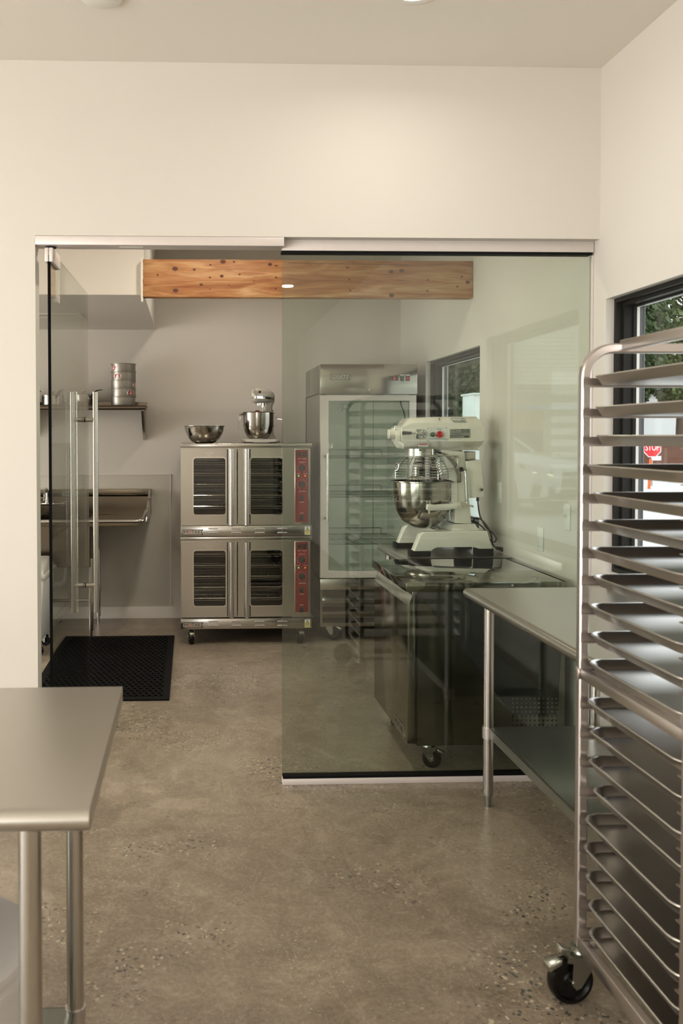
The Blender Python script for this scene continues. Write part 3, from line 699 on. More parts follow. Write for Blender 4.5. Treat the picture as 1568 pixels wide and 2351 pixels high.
# ------------------------------------------------------------------ reach-in refrigerator
FY = 6.22
def fq(px, py): return q(px, py, FY)
fx0, fx1 = fq(735, 1100)[0], fq(957.5, 1100)[0]
fz1, fz0 = fq(850, 836)[1], fq(850, 1438)[1]
fr = thing('glass_door_fridge', 'tall steel fridge with a single glass door beside the oven', 'fridge', ((fx0+fx1)/2, 6.6, 0))
z_h0 = fq(850, 905)[1]; z_d1 = fq(850, 907.5)[1]; z_d0 = fq(850, 1326)[1]; z_g1 = fq(850, 1329)[1]
b = B(); yb_ = 7.02
b.box(fx0+.002, fx0+.045, FY+.045, yb_, z_g1-.01, z_h0+.01); b.box(fx1-.045, fx1-.002, FY+.045, yb_, z_g1-.01, z_h0+.01); b.box(fx0+.002, fx1-.002, yb_-.05, yb_, z_g1-.01, z_h0+.01)
b.box(fx0+.002, fx1-.002, FY+.045, yb_, z_h0, fz1-.001, .002); b.box(fx0+.002, fx1-.002, FY+.045, yb_, fz0, z_g1)
b.make('cabinet', M['dkpol'], fr)
b = B(); b.box(fx0, fx1, FY, FY+.045, z_h0, fz1, .004); hd_ = b.make('header_panel', M['polish'], fr)
logo(758, 804.5, 859, 872, FY, hd_)
(xa, za), (xb, zb_) = fq(892, 863.5), fq(915, 874)
b = B(); b.box(xa, xb, FY-.003, FY, zb_, za, .001); dsp = b.make('thermostat', M['dark'], hd_)
b = B(); b.box(xa+.010, xb-.010, FY-.0036, FY-.0028, zb_+.004, za-.004); b.make('display', M['ink'], dsp)
text('3.', (xa+xb)/2+.002, (xa+xb)/2+.015, zb_+.008, za-.007, FY-.0036, M['ledr'], dsp, 'display_digits')
for (pa, pb, t_, m_) in ((919, 927.5, 'LIGHT', 'ledg'), (931.5, 940.5, 'POWER', 'redl')):
    (xa, za), (xb, zb_) = fq(pa, 863.5), fq(pb, 874.5)
    b = B(); b.box(xa, xb, FY-.004, FY, zb_, za, .001); sw = b.make('rocker_switch', M['knob'], hd_)
    b = B(); b.box(xa+.005, xb-.005, FY-.007, FY-.0035, zb_+.006, za-.006, .001); b.make('switch_cap', M['grnbtn'] if m_ == 'ledg' else M['redl'], sw)
    b = B(); b.box(xa-.001, xb+.001, FY-.0008, FY, za+.003, za+.013); lb_ = b.make('switch_label', M['sticker'], sw, smooth=0)
    fine_print(xa+.001, xb-.001, za+.005, za+.011, FY-.0009, M['ink'], sw)
x, z = fq(847, 895); b = B(); b.cyl((x, FY, z), (x, FY-.012, z), .007, seg=14); b.box(x, x+.028, FY-.014, FY-.011, z-.003, z, .001); b.make('lock', M['chrome'], hd_)
# door
dx0, dx1 = fq(735.5, 1100)[0], fq(955, 1100)[0]; gx0_, gx1_ = fq(754, 1100)[0], fq(940, 1100)[0]; gz1, gz0 = fq(850, 920)[1], fq(850, 1311)[1]
b = B(); b.plate([(dx0, z_d0), (dx1, z_d0), (dx1, z_d1), (dx0, z_d1)], [[(gx0_, gz0), (gx1_, gz0), (gx1_, gz1), (gx0_, gz1)]], 'y', FY-.002, FY+.035)
dr = b.make('door', M['anod'], fr, smooth=0)
b = B(); b.box(gx0_, gx1_, FY+.006, FY+.010, gz0, gz1); b.make('door_glass', M['pane'], dr, smooth=0)
b = B(); b.plate([(gx0_-.006, gz0-.006), (gx1_+.006, gz0-.006), (gx1_+.006, gz1+.006), (gx0_-.006, gz1+.006)], [[(gx0_+.001, gz0+.001), (gx1_-.001, gz0+.001), (gx1_-.001, gz1-.001), (gx0_+.001, gz1-.001)]], 'y', FY+.036, FY+.044); b.make('door_gasket', M['black'], dr, smooth=0)
x, z1_ = fq(750, 1041); _, z0_ = fq(750, 1196)
b = B(); b.cyl((x, FY-.045, z0_), (x, FY-.045, z1_), .0085, seg=16); b.box(x-.028, x, FY-.046, FY, z1_-.024, z1_-.01, .001); b.box(x-.028, x, FY-.046, FY, z0_+.02, z0_+.034, .001); b.make('door_handle', M['steel'], dr)
# liner
li0, li1 = fx0+.046, fx1-.046
b = B(); b.box(li0, li0+.004, FY+.05, yb_-.055, z_g1, z_h0-.001); b.box(li1-.004, li1, FY+.05, yb_-.055, z_g1, z_h0-.001); b.box(li0, li1, yb_-.06, yb_-.055, z_g1, z_h0-.001); b.box(li0, li1, FY+.05, yb_-.055, z_g1, z_g1+.005); b.box(li0, li1, FY+.05, yb_-.055, z_h0-.006, z_h0-.001)
b.make('liner', M['fridgein'], fr, smooth=0)
b = B(); b.box(li0+.12, li0+.124, yb_-.064, yb_-.06, z_g1, z_h0-.01); b.box(li1-.124, li1-.12, yb_-.064, yb_-.06, z_g1, z_h0-.01); b.make('liner_seam', M['galv'], fr)
x, z = q(803, 943, 6.6); b = B(); b.cyl((x, yb_-.06, z), (x, yb_-.085, z), .045); b.cyl((x, yb_-.085, z), (x+.02, yb_-.11, z+.03), .01, seg=10); b.box(x+.005, x+.05, yb_-.12, yb_-.08, z+.03, z+.06, .003); b.make('drain_elbow', M['fridgein'], fr)
for k, py in enumerate((1048, 1138, 1246)):
    z = q(840, py+3, FY+.06)[1]
    b = B(); b.tube([(li0+.008, FY+.06, z), (li1-.008, FY+.06, z)], .004, 6); b.tube([(li0+.008, yb_-.09, z), (li1-.008, yb_-.09, z)], .004, 6)
    for i in range(33):
        x = li0+.012+(li1-li0-.024)*i/32; b.tube([(x, FY+.06, z+.003), (x, yb_-.09, z+.003)], .0018, 5)
    b.tube(fillet([(li0+.01, yb_-.09, z), (li0+.01, yb_-.09, z+.05), (li1-.06, yb_-.09, z+.05), (li1-.06, yb_-.09, z)], .015, 3), .0035, 6)
    b.tube([(li0+.01, 6.6, z-.003), (li1-.01, 6.6, z-.003)], .0035, 6)
    b.make('wire_shelf', M['galv'], fr)
b = B(); b.tube(fillet([(li1-.06, FY+.1, z_h0-.01), (li1-.055, FY+.08, z_h0-.08), (li1-.03, FY+.07, z_h0-.14), (li1-.03, FY+.07, z_h0-.3)], .05, 5), .005, 8); b.make('lamp_cable', M['dcord'], fr)
b = B(); b.box(li0+.006, li0+.02, FY+.055, FY+.075, z_g1+.05, z_h0-.05, .002); b.make('light_strip', mat('fridge_light', (240, 250, 240), .4, emit=(235, 246, 232), estr=9), fr)
# grille
b = B(); gz_t = z_g1; (_, s0), (_, s1) = fq(800, 1354), fq(800, 1438)
b.box(fx0+.002, fx1-.002, FY+.003, FY+.02, s0, gz_t, .001); b.box(fx0+.002, fx0+.018, FY+.003, FY+.02, fz0, s0); b.box(fx1-.018, fx1-.002, FY+.003, FY+.02, fz0, s0)
for pa, pb in ((1379, 1384.5), (1404, 1410.5), (1430, 1438)):
    za, zb_ = fq(800, pa)[1], fq(800, pb)[1]
    b.hexa([(fx0+.018, FY+.004, zb_), (fx1-.018, FY+.004, zb_), (fx1-.018, FY+.008, zb_), (fx0+.018, FY+.008, zb_), (fx0+.018, FY+.004, za), (fx1-.018, FY+.004, za), (fx1-.018, FY+.008, za), (fx0+.018, FY+.008, za)])
    b.hexa([(fx0+.018, FY+.006, za-.003), (fx1-.018, FY+.006, za-.003), (fx1-.018, FY+.075, za+.045), (fx0+.018, FY+.075, za+.045), (fx0+.018, FY+.006, za), (fx1-.018, FY+.006, za), (fx1-.018, FY+.075, za+.048), (fx0+.018, FY+.075, za+.048)])
b.make('lower_grille', M['steel'], fr)
b = B(); b.box(fx0+.03, fx1-.03, FY+.09, FY+.1, fz0+.01, gz_t-.01); b.make('grille_back', M['dark'], fr)
caster(fr, fx0+.085, FY+.07, fz0+.003, .055, -.5, .03)
caster(fr, fx1-.085, FY+.07, fz0+.003, .055, -.5, .03)
for x in (fx0+.085, fx1-.085): caster(fr, x, 6.95, fz0+.003, .055, PI/2, .03, False)

# ------------------------------------------------------------------ undercounter fridge
UY0, UY1 = 3.79, 4.51
p = W(932, 1338, Y=UY0); UT = p.z; ux0 = p.x; ux1 = W(1302, 1329, Y=UY0).x
uc = thing('worktop_fridge', 'low stainless worktop fridge on casters behind the glass', 'undercounter fridge', ((ux0+ux1)/2, 4.15, 0))
tb = W(1100, 1358, Y=UY0).z
b = B(); b.box(ux0, ux1, UY0, UY1, tb, UT, .003); b.box(ux1-.016, ux1, UY0+.001, UY1, UT-.001, UT+.0)
b.make('worktop', M['mirror'], uc)
bodz0 = W(1000, 1712, Y=UY0+.01).z; bx_ = ux0+.058
b = B(); hy0, hz0 = 0, 0
holes = []
for i in range(11):
    for j in range(9):
        x, z = q(1177.5+i*10, 1604+j*10, UY0+.01); holes.append(circ(x, z, .0052, 8))
b.plate([(bx_, bodz0), (ux1-.002, bodz0), (ux1-.002, tb-.004), (bx_, tb-.004)], holes, 'y', UY0+.01, UY0+.013)
b.make('side_panel', M['dkpol'], uc, smooth=0)
b = B(); b.box(bx_, ux1-.002, UY0+.016, UY1-.01, bodz0+.002, tb-.003, .002); b.make('cabinet', M['ink'], uc)
b = B(); b.box(bx_-.004, bx_+.0005, UY0+.012, UY1-.01, bodz0+.002, tb-.006); b.box(bx_-.012, bx_-.004, UY0+.02, UY1-.02, bodz0+.03, tb-.02)
b.make('door_gasket', M['gask'], uc)
# door with slanted finger pull along its top (section in x,z)
dxo = ux0+.012; dzt = W(940, 1392, Y=UY0+.01).z; dzb = W(938, 1708, Y=UY0+.01).z; dti = W(955, 1366, Y=UY0+.01).z
b = B(); b.prism([(dxo, dzb), (bx_-.012, dzb), (bx_-.012, dti), (dxo+.022, dti), (dxo+.022, dti-.004), (dxo, dzt)], 'y', UY0+.012, UY1-.01, .0015); dd_ = b.make('door', M['polish'], uc)
b = B(); b.box(dxo+.024, bx_-.002, UY0+.016, UY0+.03, dti+.001, tb); b.box(dxo+.02, bx_-.002, UY0+.013, UY0+.03, dzb-.006, dzb-.001); b.cyl((bx_-.018, UY0+.022, dti), (bx_-.018, UY0+.022, tb), .005, seg=10); b.make('hinge', M['chrome'], uc)
b = B(); 
b.prism([(UY0+.06, dzb+.015), (UY0+.24, dzb+.015), (UY0+.24, dzb+.06), (UY0+.06, dzb+.06), (UY0+.075, dzb+.037)], 'x', dxo-.0022, dxo); lp_ = b.make('logo_plate', M['chrome'], dd_, smooth=0)
for ch, (a, c2) in zip('MOTAK', [(.23, .20), (.19, .165), (.16, .137), (.135, .11), (.105, .083)]):
    text(ch, UY0+a, UY0+c2, dzb+.022, dzb+.052, dxo-.0023, M['ink'], lp_, 'logo_letter', face='x')
caster(uc, ux0+.115, UY0+.05, bodz0+.004, .044, -.15, .03)
caster(uc, ux0+.10, UY1-.12, bodz0+.004, .044, PI*.5, .03, False)
caster(uc, ux1-.09, UY0+.06, bodz0+.004, .044, -.15, .03, False)

# ------------------------------------------------------------------ work tables
def rolled_top(x0, x1, y0, y1, z, roll, thick=.04):
    """sheet top with a bullnose along one side: 'left' or 'front'"""
    b = B(); r = .02; n = 8
    arc = [(-r*math.sin(PI*k/n), -r + r*math.cos(PI*k/n)) for k in range(n+1)]
    if roll == 'left':
        poly = [(x1, z)] + [(x0+r+u, z+v) for u, v in arc] + [(x0+r, z-2*r+.003), (x0+r+.02, z-2*r+.003), (x0+r+.02, z-.004), (x1, z-.004)]
        b.prism(poly, 'y', y0, y1)
        b.box(x0+r, x1, y1-.004, y1, z-thick, z); b.box(x0+r, x1, y0, y0+.004, z-thick, z)
    else:
        poly = [(y1, z)] + [(y0+r+u, z+v) for u, v in arc] + [(y0+r, z-2*r+.003), (y0+r+.02, z-2*r+.003), (y0+r+.02, z-.004), (y1, z-.004)]
        b.prism(poly, 'x', x0, x1)
        b.box(x1-.004, x1+.0006, y0+r, y1, z-thick, z-.0012); b.box(x0-.0006, x0+.004, y0+r, y1, z-thick, z-.0012)
    return b
def work_table(root, x0, x1, y0, y1, z, roll, legs, shelf_z, back=None, feet=True):
    rolled_top(x0, x1, y0, y1, z, roll).make('tabletop', M['steelh'], root)
    for lx, ly in legs:
        b = B(); b.cyl((lx, ly, .055), (lx, ly, z-.004), .0205, seg=28); lg = b.make('leg', M['steel'], root)
        b = B(); b.cyl((lx, ly, .05), (lx, ly, .06), .0215); b.cyl((lx, ly, 0), (lx, ly, .052), .0125, .016, seg=20); lab(b.make('foot', M['galv'], lg), 'grey adjustable foot')
        b = B(); b.cyl((lx, ly, shelf_z-.045), (lx, ly, shelf_z+.002), .0245, seg=28); b.make('shelf_collar', M['alu'], root)
    xs = [l[0] for l in legs]; ys = [l[1] for l in legs]
    b = B(); sx0, sx1, sy0, sy1 = min(xs), max(xs), min(ys), max(ys)
    b.box(sx0, sx1, sy0, sy1, shelf_z-.004, shelf_z, .001)
    for a in ((sx0, sx1, sy0, sy0+.003), (sx0, sx1, sy1-.003, sy1), (sx0, sx0+.003, sy0, sy1), (sx1-.003, sx1, sy0, sy1)): b.box(*a, shelf_z-.04, shelf_z)
    b.make('undershelf', M['galv'], root)
    if back: 
        b = B(); b.box(back[0], back[1], y0, y1, z-.001, z+.03, .002); b.make('back_upstand', M['steelh'], root)
TY = 3.47
p = W(1066, 1350, Y=TY); tz = p.z; tx0 = W(1063, 1362, Y=TY).x
lp = W(1120, 1851, Z=0)
t1 = thing('work_table', 'stainless work table along the side wall behind the tray rack', 'work table', (1.45, 3.0, 0))
work_table(t1, tx0, XW-.03, 2.30, TY, tz, 'left', ((lp.x, lp.y), (XW-.10, lp.y), (lp.x, 2.36), (XW-.10, 2.36)), W(1130, 1669, Y=lp.y).z)
b = B(); b.box(XW-.032, XW-.014, 2.30, TY, tz-.04, tz+.035, .003); b.make('back_upstand', M['steelh'], t1)
# left foreground table
t2 = thing('work_table', 'stainless work table in the near left foreground with rounded front edge', 'work table', (-.9, 1.8, 0))
e1 = W(288, 1576, Z=.89); e0 = W(195, 1856, Z=.89)
tx1 = (e1.x+e0.x)/2
L2x = W(171, 2100, Y=2.03).x
work_table(t2, tx1-1.5, tx1, e0.y-.012, e1.y, .89, 'front', ((L2x, e1.y-.12), (W(69, 2050, Y=e0.y+.05).x, e0.y+.05), (tx1-1.38, e1.y-.12), (tx1-1.38, e0.y+.05)), .145)
# equipment stand for the mixer
t3 = thing('equipment_stand', 'low steel stand with a dark rolled edge under the planetary mixer', 'stand', (1.44, 4.85, 0))
sY0, sY1 = 4.535, 5.14
ez = W(900, 1276.5, Y=4.6).z; ez = .862
sx0_ = W(874, 1254, Z=ez).x
work_table(t3, sx0_, XW-.02, sY0, sY1, ez, 'left', ((sx0_+.06, sY0+.05), (XW-.08, sY0+.05), (sx0_+.06, sY1-.05), (XW-.08, sY1-.05)), .3)

# ------------------------------------------------------------------ planetary mixer
MY = 4.72   # plane of the side that faces us
mz = ez + .0006
def mq(u, v, Y=None): return q(860+u/4.9, 920+v/4.9, MY if Y is None else Y)   # from the measured crop
pm = thing('planetary_mixer', 'large white bench planetary mixer with steel bowl behind the glass', 'mixer', (1.45, 4.86, mz))
MYB = 5.02
def mprism(pts, y0, y1, bev, name, m, parent=pm, Yref=None, sm=50):
    b = B(); b.prism([mq(u, v, Yref) for u, v in pts], 'y', y0, y1, bev, 3); return b.make(name, m, parent, smooth=sm)
# head housing, octagonal section: three stacked slabs
hy0, hy1 = MY, MY+.26
b = B()
def loft_head(secs):
    rings = []
    for (yy, pts) in secs: rings.append([(mq(u, v)[0], yy, mq(u, v)[1]) for u, v in pts])
    b.rings(rings)
o_ = [(330, 540), (318, 460), (300, 440), (300, 300), (400, 192), (700, 180), (1190, 176), (1228, 215), (1250, 300), (1245, 440), (1215, 560), (730, 562), (690, 545)]
def inset(pts, t, b_, s):
    cx = 770; r = []
    for u, v in pts:
        r.append((u + (20 if u < cx else -20)*s, min(max(v, 176+t), 562-b_)))
    return r
loft_head([(MY+.045, inset(o_, 0, 0, 1)), (MY+.012, inset(o_, 60, 85, .4)), (MY, inset(o_, 90, 105, .6))][::-1] + [(MY+.21, inset(o_, 0, 0, 1)), (MY+.26, inset(o_, 80, 90, .5))])
b.make('head_housing', M['white'], pm, smooth=50)
b = B(); pts_ = [mq(1195, 200), mq(1262, 260), mq(1262, 470), mq(1225, 560), mq(1190, 560)]; b.prism(pts_, 'y', MY+.03, MY+.23, .008, 3); b.make('rear_cap', M['white'], pm, smooth=50)
b = B(); xs_ = mq(745, 0)[0]; b.box(xs_-.0012, xs_, MY+.02, MY+.03, mq(0, 275)[1], mq(0, 195)[1]); b.make('housing_seam', M['ink'], pm)
hub_x0, hub_z = mq(195, 375); hub_x1 = mq(300, 375)[0]
b = B(); b.lathe([(0, hub_x0), (.026, hub_x0), (.029, hub_x0+.003), (.029, hub_x1), (0, hub_x1)], (0, MY+.09, hub_z), 32, 'x'); b.box(mq(272, 0)[0], mq(320, 0)[0], MY+.055, MY+.13, mq(0, 455)[1], mq(0, 330)[1], .004); b.make('attachment_hub', M['white'], pm)
b = B(); b.cyl((hub_x0+.03, MY+.075, hub_z+.022), (hub_x0+.038, MY+.07, hub_z+.062), .004, seg=8); b.hexa([(hub_x0+.02, MY+.066, hub_z+.045), (hub_x0+.05, MY+.066, hub_z+.05), (hub_x0+.05, MY+.074, hub_z+.05), (hub_x0+.02, MY+.074, hub_z+.045), (hub_x0+.028, MY+.066, hub_z+.062), (hub_x0+.048, MY+.066, hub_z+.075), (hub_x0+.048, MY+.074, hub_z+.075), (hub_x0+.028, MY+.074, hub_z+.062)]); b.make('wing_screw', M['zinc'], pm)
# gear lever
b = B(); (xa, za), (xb, zb_) = mq(462, 428), mq(570, 318); b.prism(rr(xa, xb, za, zb_, .006, 4), 'y', MY-.004, MY+.002, .001); 
for u, v in ((485, 340), (548, 340), (485, 408), (548, 408)):
    x, z = mq(u, v); b.cyl((x, MY-.004, z), (x, MY-.008, z), .004, seg=10)
x, z = mq(538, 372); b.cyl((x, MY-.003, z), (x, MY-.022, z), .011, seg=16); xa, za = mq(395, 365); b.cyl((x, MY-.018, z), (xa, MY-.03, za), .0045, seg=10)
gl = b.make('gear_lever', M['chrome'], pm)
b = B(); xb = mq(290, 0)[0]; b.cyl((xa, MY-.03, za), (xb+.004, MY-.037, za+.001), .0085, .0105, seg=16); lab(b.make('lever_grip', M['black'], gl), 'black grip')
# button plate
(xa, za), (xb, zb_) = mq(588, 455), mq(812, 300); b = B(); b.prism(rr(xa, xb, za, zb_, .003, 3), 'y', MY-.0015, MY+.001); bp2 = b.make('button_plate', M['sticker'], pm, smooth=0)
for u, v in ((598, 312), (803, 306), (598, 448), (806, 441)):
    x, z = mq(u, v); b = B(); b.cyl((x, MY-.001, z), (x, MY-.004, z), .0025, seg=8); b.make('plate_screw', M['dark'], bp2)
for u, v, r, m_, n_ in ((647, 380, 27, 'grnbtn', 'start_button'), (727, 379, 38, 'redbtn', 'stop_button')):
    x, z = mq(u, v); rr_ = r/4.9*.00244; b = B(); b.lathe([(0, MY-.018), (rr_*.9, MY-.018), (rr_, MY-.014), (rr_, MY-.004), (rr_*.7, MY-.001), (0, MY-.001)], (x, 0, z), 24, 'y'); lab(b.make(n_, M[m_], bp2), ('green' if r < 30 else 'red')+' push button')
(xa, za), (xb, zb_) = mq(637, 332), mq(641, 318); b = B(); b.box(xa, xb, MY-.0018, MY-.001, za, zb_); b.make('on_mark', M['ink'], bp2)
(xa, za), (xb, zb_) = mq(706, 329), mq(720, 314); b = B(); r = (xb-xa)/2; b.plate(circ((xa+xb)/2, (za+zb_)/2, r, 16), [circ((xa+xb)/2, (za+zb_)/2, r*.6, 16)], 'y', MY-.0018, MY-.001); b.make('off_mark', M['ink'], bp2, smooth=0)
(xa, za), (xb, zb_) = mq(729, 328), mq(750, 316); text('OFF', xa, xb, za, zb_, MY-.0012, M['ink'], bp2, 'plate_lettering')
for v in (424, 434):
    (xa, za), (xb, zb_) = mq(605 if v < 430 else 615, v+3), mq(798 if v < 430 else 790, v-3); fine_print(xa, xb, za, zb_, MY-.0012, M['ink'], bp2, seed=v)
# rating plate
(xa, za), (xb, zb_) = mq(846, 422), mq(1077, 316); b = B(); b.prism([(xa, za), (xb, za+.001), (xb, zb_), (xa, zb_-.001)], 'y', MY-.0012, MY+.001); rp = b.make('rating_plate', M['galv'], pm, smooth=0)
text('eurodib', *[mq(858, 0)[0], mq(920, 0)[0]], mq(0, 343)[1], mq(0, 333)[1], MY-.0014, M['ink'], rp, 'plate_lettering')
for i, v in enumerate((357, 366, 374, 382, 391, 399, 408)):
    fine_print(mq(858, 0)[0], mq((1065, 985, 960, 1010, 1000, 975, 940)[i], 0)[0], mq(0, v+3)[1], mq(0, v-2)[1], MY-.0014, M['ink'], rp, seed=i)
b = B()
for u in (994, 1042):
    x, z = mq(u, 337); b.plate(circ(x, z, .009, 16), [circ(x, z, .006, 16)], 'y', MY-.0016, MY-.001)
(xa, za), (xb, zb_) = mq(1008, 410), mq(1058, 396); b.box(xa, xb, MY-.0016, MY-.001, za, zb_); b.make('certification_marks', M['ink'], rp, smooth=0)
# brand badge on the upper bevel: parallelogram outline
YB_ = MY+.020
c4 = [mq(880, 238, YB_), mq(1026, 237, YB_), mq(1012, 199, YB_), mq(860, 196, YB_)]; cx = sum(p[0] for p in c4)/4; cz = sum(p[1] for p in c4)/4
i4 = [(cx+(p[0]-cx)*.95, cz+(p[1]-cz)*.82) for p in c4]
b = B(); b.plate(c4, [i4], 'y', YB_-.004, YB_-.002); b.make('badge_outline', M['ink'], pm, smooth=0)
b = B(); b.prism(i4, 'y', YB_-.0028, YB_-.001); b.make('badge_ground', M['sticker'], pm, smooth=0)
text('eurodib', mq(884, 0, YB_)[0], mq(1010, 0, YB_)[0], mq(0, 232, YB_)[1], mq(0, 206, YB_)[1], YB_-.003, M['ink'], pm, 'badge_lettering')
zb0 = mq(0, 238, YB_)[1]
for o_b in [c for c in pm.children if c.name.startswith('badge')]:
    for v in o_b.data.vertices: v.co.y += -.010 + (v.co.z + pm.location.z - zb0)*1.05
# warning label
(xa, za), (xb, zb_) = mq(486, 526), mq(605, 481); b = B(); b.prism(rr(xa, xb, za, zb_, (zb_-za)*.45, 6), 'y', MY+.0, MY+.008); b.make('warning_label_rim', M['ink'], pm, smooth=0)
b = B(); b.prism(rr(xa+.001, xb-.001, za+.001, zb_-.001, (zb_-za)*.42, 6), 'y', MY-.001, MY+.004); wl_ = b.make('warning_label', M['sticker'], pm, smooth=0)
b = B(); b.box(xa+.006, xb-.006, MY-.0016, MY-.001, zb_-(zb_-za)*.4, zb_-.0016); b.make('warning_band', M['redbtn'], wl_, smooth=0)
text('WARNING', xa+.012, xb-.012, zb_-(zb_-za)*.34, zb_-.003, MY-.0016, M['ink'], wl_, 'label_lettering')
for k_ in (0, 1): fine_print(xa+.008, xb-.008, za+.0025+k_*.0042, za+.0058+k_*.0042, MY-.0012, M['ink'], wl_, seed=k_)
# planetary ring, hub, whisk
AY = MY+.13                                  # axis plane of the bowl
ax = mq(490, 0, AY)[0]*0 + q(971, 1100, AY)[0]
zz = lambda v: mq(0, v, AY)[1]
b = B(); b.cyl((ax-.012, AY, zz(618)), (ax-.012, AY, zz(540)), .088, seg=48); b.make('planetary_ring', M['steel'], pm)
x, z = q(860+512/4.9, 920+556/4.9, AY-.09); b = B(); b.cyl((x, AY-.08, z), (x, AY-.103, z), .005, seg=10); b.make('ring_screw', M['dark'], pm)
hx = mq(475, 0, AY)[0]
b = B(); b.lathe([(0, zz(618)), (.031, zz(618)), (.031, zz(735)), (.024, zz(745)), (0, zz(745))], (hx, AY, 0), 28); b.make('beater_hub', M['hub'], pm)
b = B(); b.hexa([(hx-.026, AY-.0315, zz(708)), (hx+.022, AY-.0315, zz(700)), (hx+.022, AY-.02, zz(700)), (hx-.026, AY-.02, zz(708)), (hx-.026, AY-.0315, zz(700)), (hx+.02, AY-.0315, zz(683)), (hx+.02, AY-.02, zz(683)), (hx-.026, AY-.02, zz(700))]); b.make('hub_slot', M['ink'], pm)
b = B(); b.cyl((hx, AY, zz(850)), (hx, AY, zz(740)), .015, seg=18); b.lathe([(0, zz(845)), (.03, zz(848)), (.05, zz(868)), (.052, zz(885)), (0, zz(885))], (hx, AY, 0), 28)
for k in range(18):
    t = 2*PI*k/18; c, s_ = math.cos(t), math.sin(t)
    b.tube([(hx+.048*c, AY+.048*s_, zz(875)), (hx+.08*c, AY+.08*s_, zz(990)), (hx+.09*c, AY+.09*s_, zz(1120)), (hx+.06*c, AY+.06*s_, zz(1230)), (hx, AY, zz(1270))], .0015, 5)
b.make('whisk', M['steel'], pm)
# bowl
bz_r, bz_b = zz(900), zz(1436); Rb = .168; hb = bz_r-bz_b; bcx = q(970, 1100, AY)[0]
prof = [(0, 0), (Rb*.25, hb*.012), (Rb*.5, hb*.07), (Rb*.72, hb*.18), (Rb*.88, hb*.34), (Rb*.965, hb*.52), (Rb, hb*.72), (Rb, hb*.97), (Rb*1.085, hb*.985), (Rb*1.085, hb), (Rb*.985, hb), (Rb*.985, hb*.72), (Rb*.95, hb*.53), (Rb*.865, hb*.355), (Rb*.7, hb*.2), (Rb*.48, hb*.085), (0, hb*.025)]
b = B(); b.lathe(prof, (bcx, AY, bz_b), 72); bw_ = b.make('mixing_bowl', M['polish'], pm, smooth=50)
b = B(); x, z = bcx-Rb, zz(1118); b.cyl((x+.002, AY, z), (x-.016, AY, z), .003, seg=8); b.cyl((x-.016, AY, z), (x-.02, AY, z), .006, seg=10); b.box(x-.003, x+.002, AY-.012, AY+.012, z-.009, z+.009, .002); b.make('bowl_pin', M['zinc'], bw_)
# wire guard: horizontal hoops and upright wires, hinged open at front
b = B()
for k, v in enumerate((628, 652, 680, 708, 735, 762, 790, 820, 850)):
    rg = .105 + .06*math.sin(min(1, k/7.)*PI/2)
    b.tube([(bcx+rg*math.cos(t), AY+rg*math.sin(t), zz(v)) for t in [math.radians(a) for a in range(-125, 56, 9)]], .0019, 5)
    if k > 0: b.tube([(bcx+rg*math.cos(t), AY+rg*math.sin(t), zz(v)) for t in [math.radians(a) for a in range(130, 226, 9)]], .0019, 5)
for a in (-125, -100, -75, -48, -20, 8, 35, 55, 130, 160, 190, 225):
    t = math.radians(a); b.tube([(bcx+(.105+.06*math.sin(min(1, k/7.)*PI/2))*math.cos(t)*1.01, AY+(.105+.06*math.sin(min(1, k/7.)*PI/2))*math.sin(t)*1.01, zz(v)) for k, v in enumerate((628, 652, 680, 708, 735, 762, 790, 820, 850, 872))], .0022, 5)
(xa, za), (xb, zb_) = mq(300, 690, AY-.1), mq(325, 790, AY-.1)
b.tube(fillet([(bcx-.165, AY-.03, zz(700)), (xa, AY-.05, zz(705)), (xa-.004, AY-.05, zz(765)), (bcx-.165, AY-.03, zz(788))], .01, 3), .002, 6)
gd = b.make('wire_guard', M['chrome'], pm)
b = B(); pl_ = [mq(u, v, AY) for u, v in ((700, 575), (760, 600), (830, 660), (885, 740), (905, 820), (905, 905), (870, 912), (868, 830), (840, 740), (790, 670), (730, 615), (690, 590))]; b.prism(pl_, 'y', AY-.11, AY+.13, .001); b.make('guard_shield', M['dkpol'], pm, smooth=50)
b = B(); P = [mq(u, v, MY+.01) for u, v in ((575, 622), (940, 620), (940, 760), (800, 765))]; b.tube(fillet([(p[0], MY+.01, p[1]) for p in P], .008, 4), .0035, 8)
for u, v in ((922, 638), (926, 742)):
    x, z = mq(u, v, MY+.01); b.cyl((x, MY+.035, z), (x, MY+.004, z), .0065, seg=12)
b.cyl((mq(692, 0)[0], MY+.06, mq(0, 615)[1]), (mq(692, 0)[0], MY+.06, mq(0, 540)[1]), .008, seg=10)
b.make('guard_hinge', M['zinc'], pm)
# column
mprism([(770, 555), (1035, 575), (1045, 680), (1085, 1100), (1115, 1392), (920, 1385), (930, 1200), (945, 920), (870, 900), (820, 700)], MY+.035, MY+.225, .004, 'column', M['white'])
mprism([(1038, 682), (1210, 665), (1250, 1083), (1087, 1100)], MY+.02, MY+.24, .003, 'electrical_box', M['white'])
mprism([(1032, 585), (1176, 572), (1176, 664), (1045, 672)], MY+.06, MY+.2, .001, 'motor_plate', M['steel'])
mprism([(878, 915), (948, 925), (955, 1210), (878, 1160)], MY+.028, MY+.04, .002, 'slide_cover', M['white'])
x, z = mq(1199, 1000, MY+.02); b = B(); b.cyl((x, MY+.02, z), (x, MY+.012, z), .011, seg=18); b.make('box_lock', M['zinc'], pm)
b = B(); b.cyl((x, MY+.012, z), (x, MY+.0105, z), .0065, seg=14); b.make('lock_core', M['ink'], pm)
